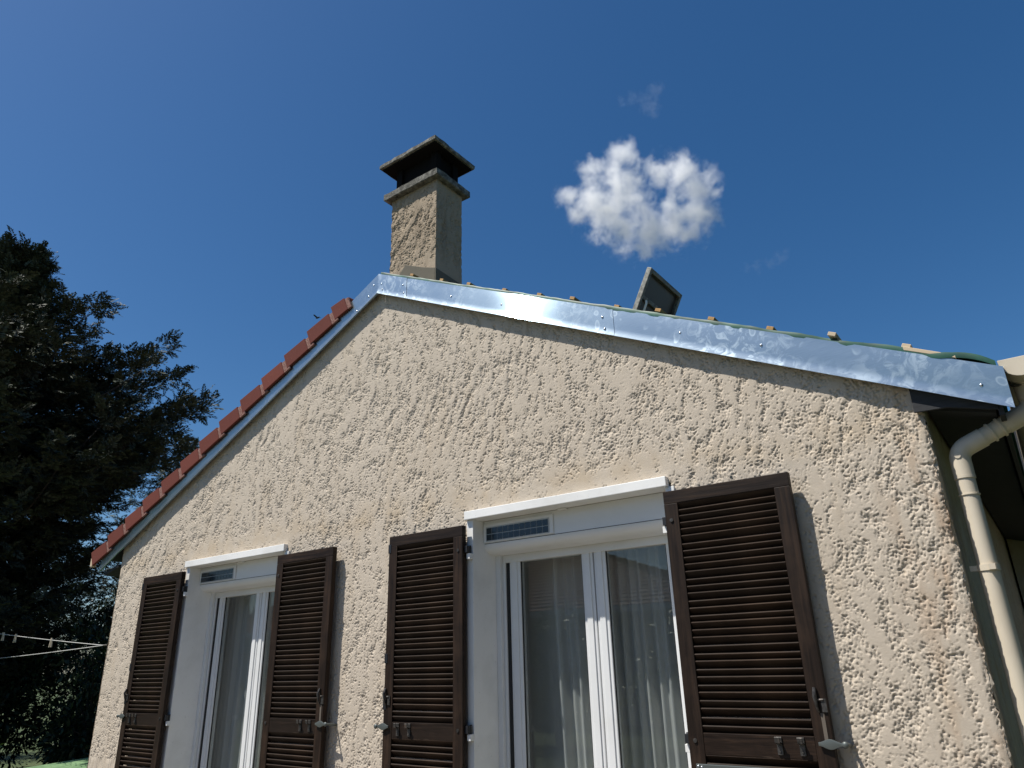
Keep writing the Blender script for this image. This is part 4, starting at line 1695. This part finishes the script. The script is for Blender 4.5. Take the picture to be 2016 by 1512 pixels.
for i, (b_, rx, H, lb) in enumerate((((-3.3, -8.2, 0), .95, 2.95, 'tall green bush mirrored in the left pane of the near window'),
                                     ((-.7, -8.4, 0), 1.15, 2.35, 'rounded green bush mirrored in the right pane of the near window'),
                                     ((-11.5, -8.0, 0), 1.4, 2.8, 'green bush mirrored in the far window'))):
    shrub(b_, rx, rx * .8, H, 3500, lb, 'laurel', 70 + i, (.09, .16), .1, 'bush', 'garden_bush', 'bushes mirrored in the panes')

# hedge added out of frame on the right to hold back sky light
hb = empty('shading_hedge', (7.6, 1.0, 0), 'tall unseen hedge added right of the house to dim the sky light', 'hedge')
rs_ = np.random.RandomState(90)
n_ = 26000
P_ = np.stack([7.6 + rs_.normal(0, .38, n_), rs_.uniform(-15, 17, n_), rs_.uniform(.05, 1, n_) ** .7 * 4.4], -1)
V, F, T = scatter(P_, rs_.normal(0, 1, (n_, 3)), [leaf_template(.5)], .16, .30, 2.0, rs_.uniform(.2, 1, n_))
V[:, 2] = np.maximum(V[:, 2], .01)
tri_cloud('foliage', V, F, T, 'hedge', hb)
for y in range(-14, 17, 3):
    MB().tube([(7.6, y, 0), (7.65, y + .1, 3.2)], [.06, .02], 6).build('stem', 'bark', hb)

# ---- bird
bp = CAM + (fwd + r2 * (625 - 1008) / 1397.93 - u2 * (626 - 756) / 1397.93).normalized() * 30
bd = MB()
bd.tube([bp + Vector((-.11, 0, .01)), bp + Vector((-.05, 0, 0)), bp + Vector((.04, 0, .0)), bp + Vector((.10, 0, .02)), bp + Vector((.13, 0, .015))], [.004, .025, .032, .018, .003], 8)
for s_ in (-1, 1):
    bd.hexa([bp + Vector(v) for v in ((-.05, s_ * .01, .0), (.05, s_ * .01, .0), (.0, s_ * .17, .09), (-.07, s_ * .17, .09),
                                     (-.05, s_ * .01, .008), (.05, s_ * .01, .008), (.0, s_ * .17, .096), (-.07, s_ * .17, .096))])
tag(bd.build('bird', 'bird', None, loc=bp), 'tiny dark bird flying above the red verge tiles', 'bird')


# =================================================================== CLOUDS (volumes far off)
CD = 1000.0
PXM = CD / 1397.93


def sky_point(px, py, depth=CD):
    d = fwd + r2 * (px - 1008) / 1397.93 - u2 * (py - 756) / 1397.93
    return CAM + d * depth


def cloud(name, label, blobs, dens, seed, nscale=.05, erode=.75, group=None, vox=3.0, warp=1.0):
    cx_ = sum(b[0] for b in blobs) / len(blobs)
    cy_ = sum(b[1] for b in blobs) / len(blobs)
    C0 = sky_point(cx_, cy_)
    rs = random.Random(seed)
    pts = []
    bm = bmesh.new()
    for (px, py, r) in blobs:
        r *= 1.36
        p = sky_point(px, py) - C0 + fwd * rs.uniform(-.35, .35) * r * PXM
        pts.append((p, r * PXM))
        mt = Matrix.Translation(p) @ Matrix.Diagonal((r * PXM * 1.06,) * 3 + (1,))
        bmesh.ops.create_icosphere(bm, subdivisions=3, radius=1, matrix=mt)
    me = bpy.data.meshes.new(name)
    bm.to_mesh(me)
    bm.free()
    o = bpy.data.objects.new(name, me)
    link(o, None, C0)
    rmod = o.modifiers.new('union', 'REMESH')
    rmod.mode = 'VOXEL'
    rmod.voxel_size = vox
    dg = bpy.context.evaluated_depsgraph_get()
    nm_ = bpy.data.meshes.new_from_object(o.evaluated_get(dg))
    o.modifiers.clear()
    o.data = nm_
    m = bpy.data.materials.new(name + '_vapour')
    m.use_nodes = True
    t = NT(m)
    m.node_tree.nodes.remove(t.b)
    out = m.node_tree.nodes['Material Output']
    tc = t.n('TexCoord')
    vec = tc.outputs['Object']
    for ws, wa in ((.022, 38.0), (.075, 13.0)):
        wn_ = t.n('TexNoise')
        wn_.inputs['Scale'].default_value = ws
        wn_.inputs['Detail'].default_value = 3
        t.l(tc.outputs['Object'], wn_.inputs['Vector'])
        v1 = t.n('VectorMath')
        v1.operation = 'SUBTRACT'
        t.l(wn_.outputs['Color'], v1.inputs[0])
        v1.inputs[1].default_value = (.5, .5, .5)
        v2 = t.n('VectorMath')
        v2.operation = 'MULTIPLY_ADD'
        t.l(v1.outputs[0], v2.inputs[0])
        v2.inputs[1].default_value = (wa * warp,) * 3
        t.l(vec, v2.inputs[2])
        vec = v2.outputs[0]
    acc = None
    for p, r in pts:
        vm = t.n('VectorMath')
        vm.operation = 'DISTANCE'
        t.l(vec, vm.inputs[0])
        vm.inputs[1].default_value = p
        q = t.math('MULTIPLY_ADD', vm.outputs['Value'], -1.0 / r)
        q.node.inputs[2].default_value = 1.0
        if acc is None:
            acc = q
        else:
            x = t.n('Math')
            x.operation = 'SMOOTH_MAX'
            t.l(acc, x.inputs[0])
            t.l(q, x.inputs[1])
            x.inputs[2].default_value = .12
            acc = x.outputs[0]
    n1 = t.noise(tc.outputs['Object'], nscale, 12, .63, .2)
    n2 = t.noise(vec, nscale * .42, 3, .5, .0)
    d = t.math('SUBTRACT', acc, t.math('MULTIPLY', t.math('SUBTRACT', n1, .5), erode * 3.0))
    d = t.math('SUBTRACT', d, t.math('MULTIPLY', t.math('SUBTRACT', n2, .5), .9))
    d = t.math('MULTIPLY', t.math('SUBTRACT', d, .30), .9, True)
    edge_ = t.math('MULTIPLY', acc, 3.0, True)
    d = t.math('MULTIPLY', t.math('MULTIPLY', t.math('POWER', d, 1.5), edge_), dens)
    vs = t.n('VolumeScatter')
    vs.inputs['Color'].default_value = (1, 1, 1, 1)
    vs.inputs['Anisotropy'].default_value = .2
    t.l(d, vs.inputs['Density'])
    t.l(vs.outputs[0], out.inputs['Volume'])
    o.data.materials.clear()
    o.data.materials.append(m)
    return tag(o, label, 'cloud', group)


cloud('cloud', 'small white puffy cloud with a hole, right of the chimney',
      [(1165, 405, 52), (1205, 425, 60), (1245, 450, 58), (1285, 462, 52), (1330, 448, 52), (1368, 415, 50), (1372, 370, 46), (1345, 340, 40),
       (1292, 345, 38), (1240, 362, 46), (1198, 335, 38), (1228, 308, 30), (1158, 338, 26), (1118, 396, 28), (1402, 405, 22), (1262, 485, 30), (1215, 385, 44), (1250, 410, 46), (1325, 400, 26)],
      .12, 1, .045, .95)
cloud('cloud', 'faint torn wisp of cloud high above the puffy cloud', [(1278, 200, 26), (1288, 175, 20), (1245, 198, 16), (1222, 202, 12), (1285, 220, 16)], .008, 2, .09, 1.0, 'faint wisps of cloud', 2.0, .5)
cloud('cloud', 'faint wisp of cloud low on the right of the puffy cloud', [(1533, 508, 18), (1515, 520, 15), (1493, 526, 14), (1470, 528, 12), (1545, 498, 10)], .008, 3, .1, 1.0, 'faint wisps of cloud', 2.0, .5)
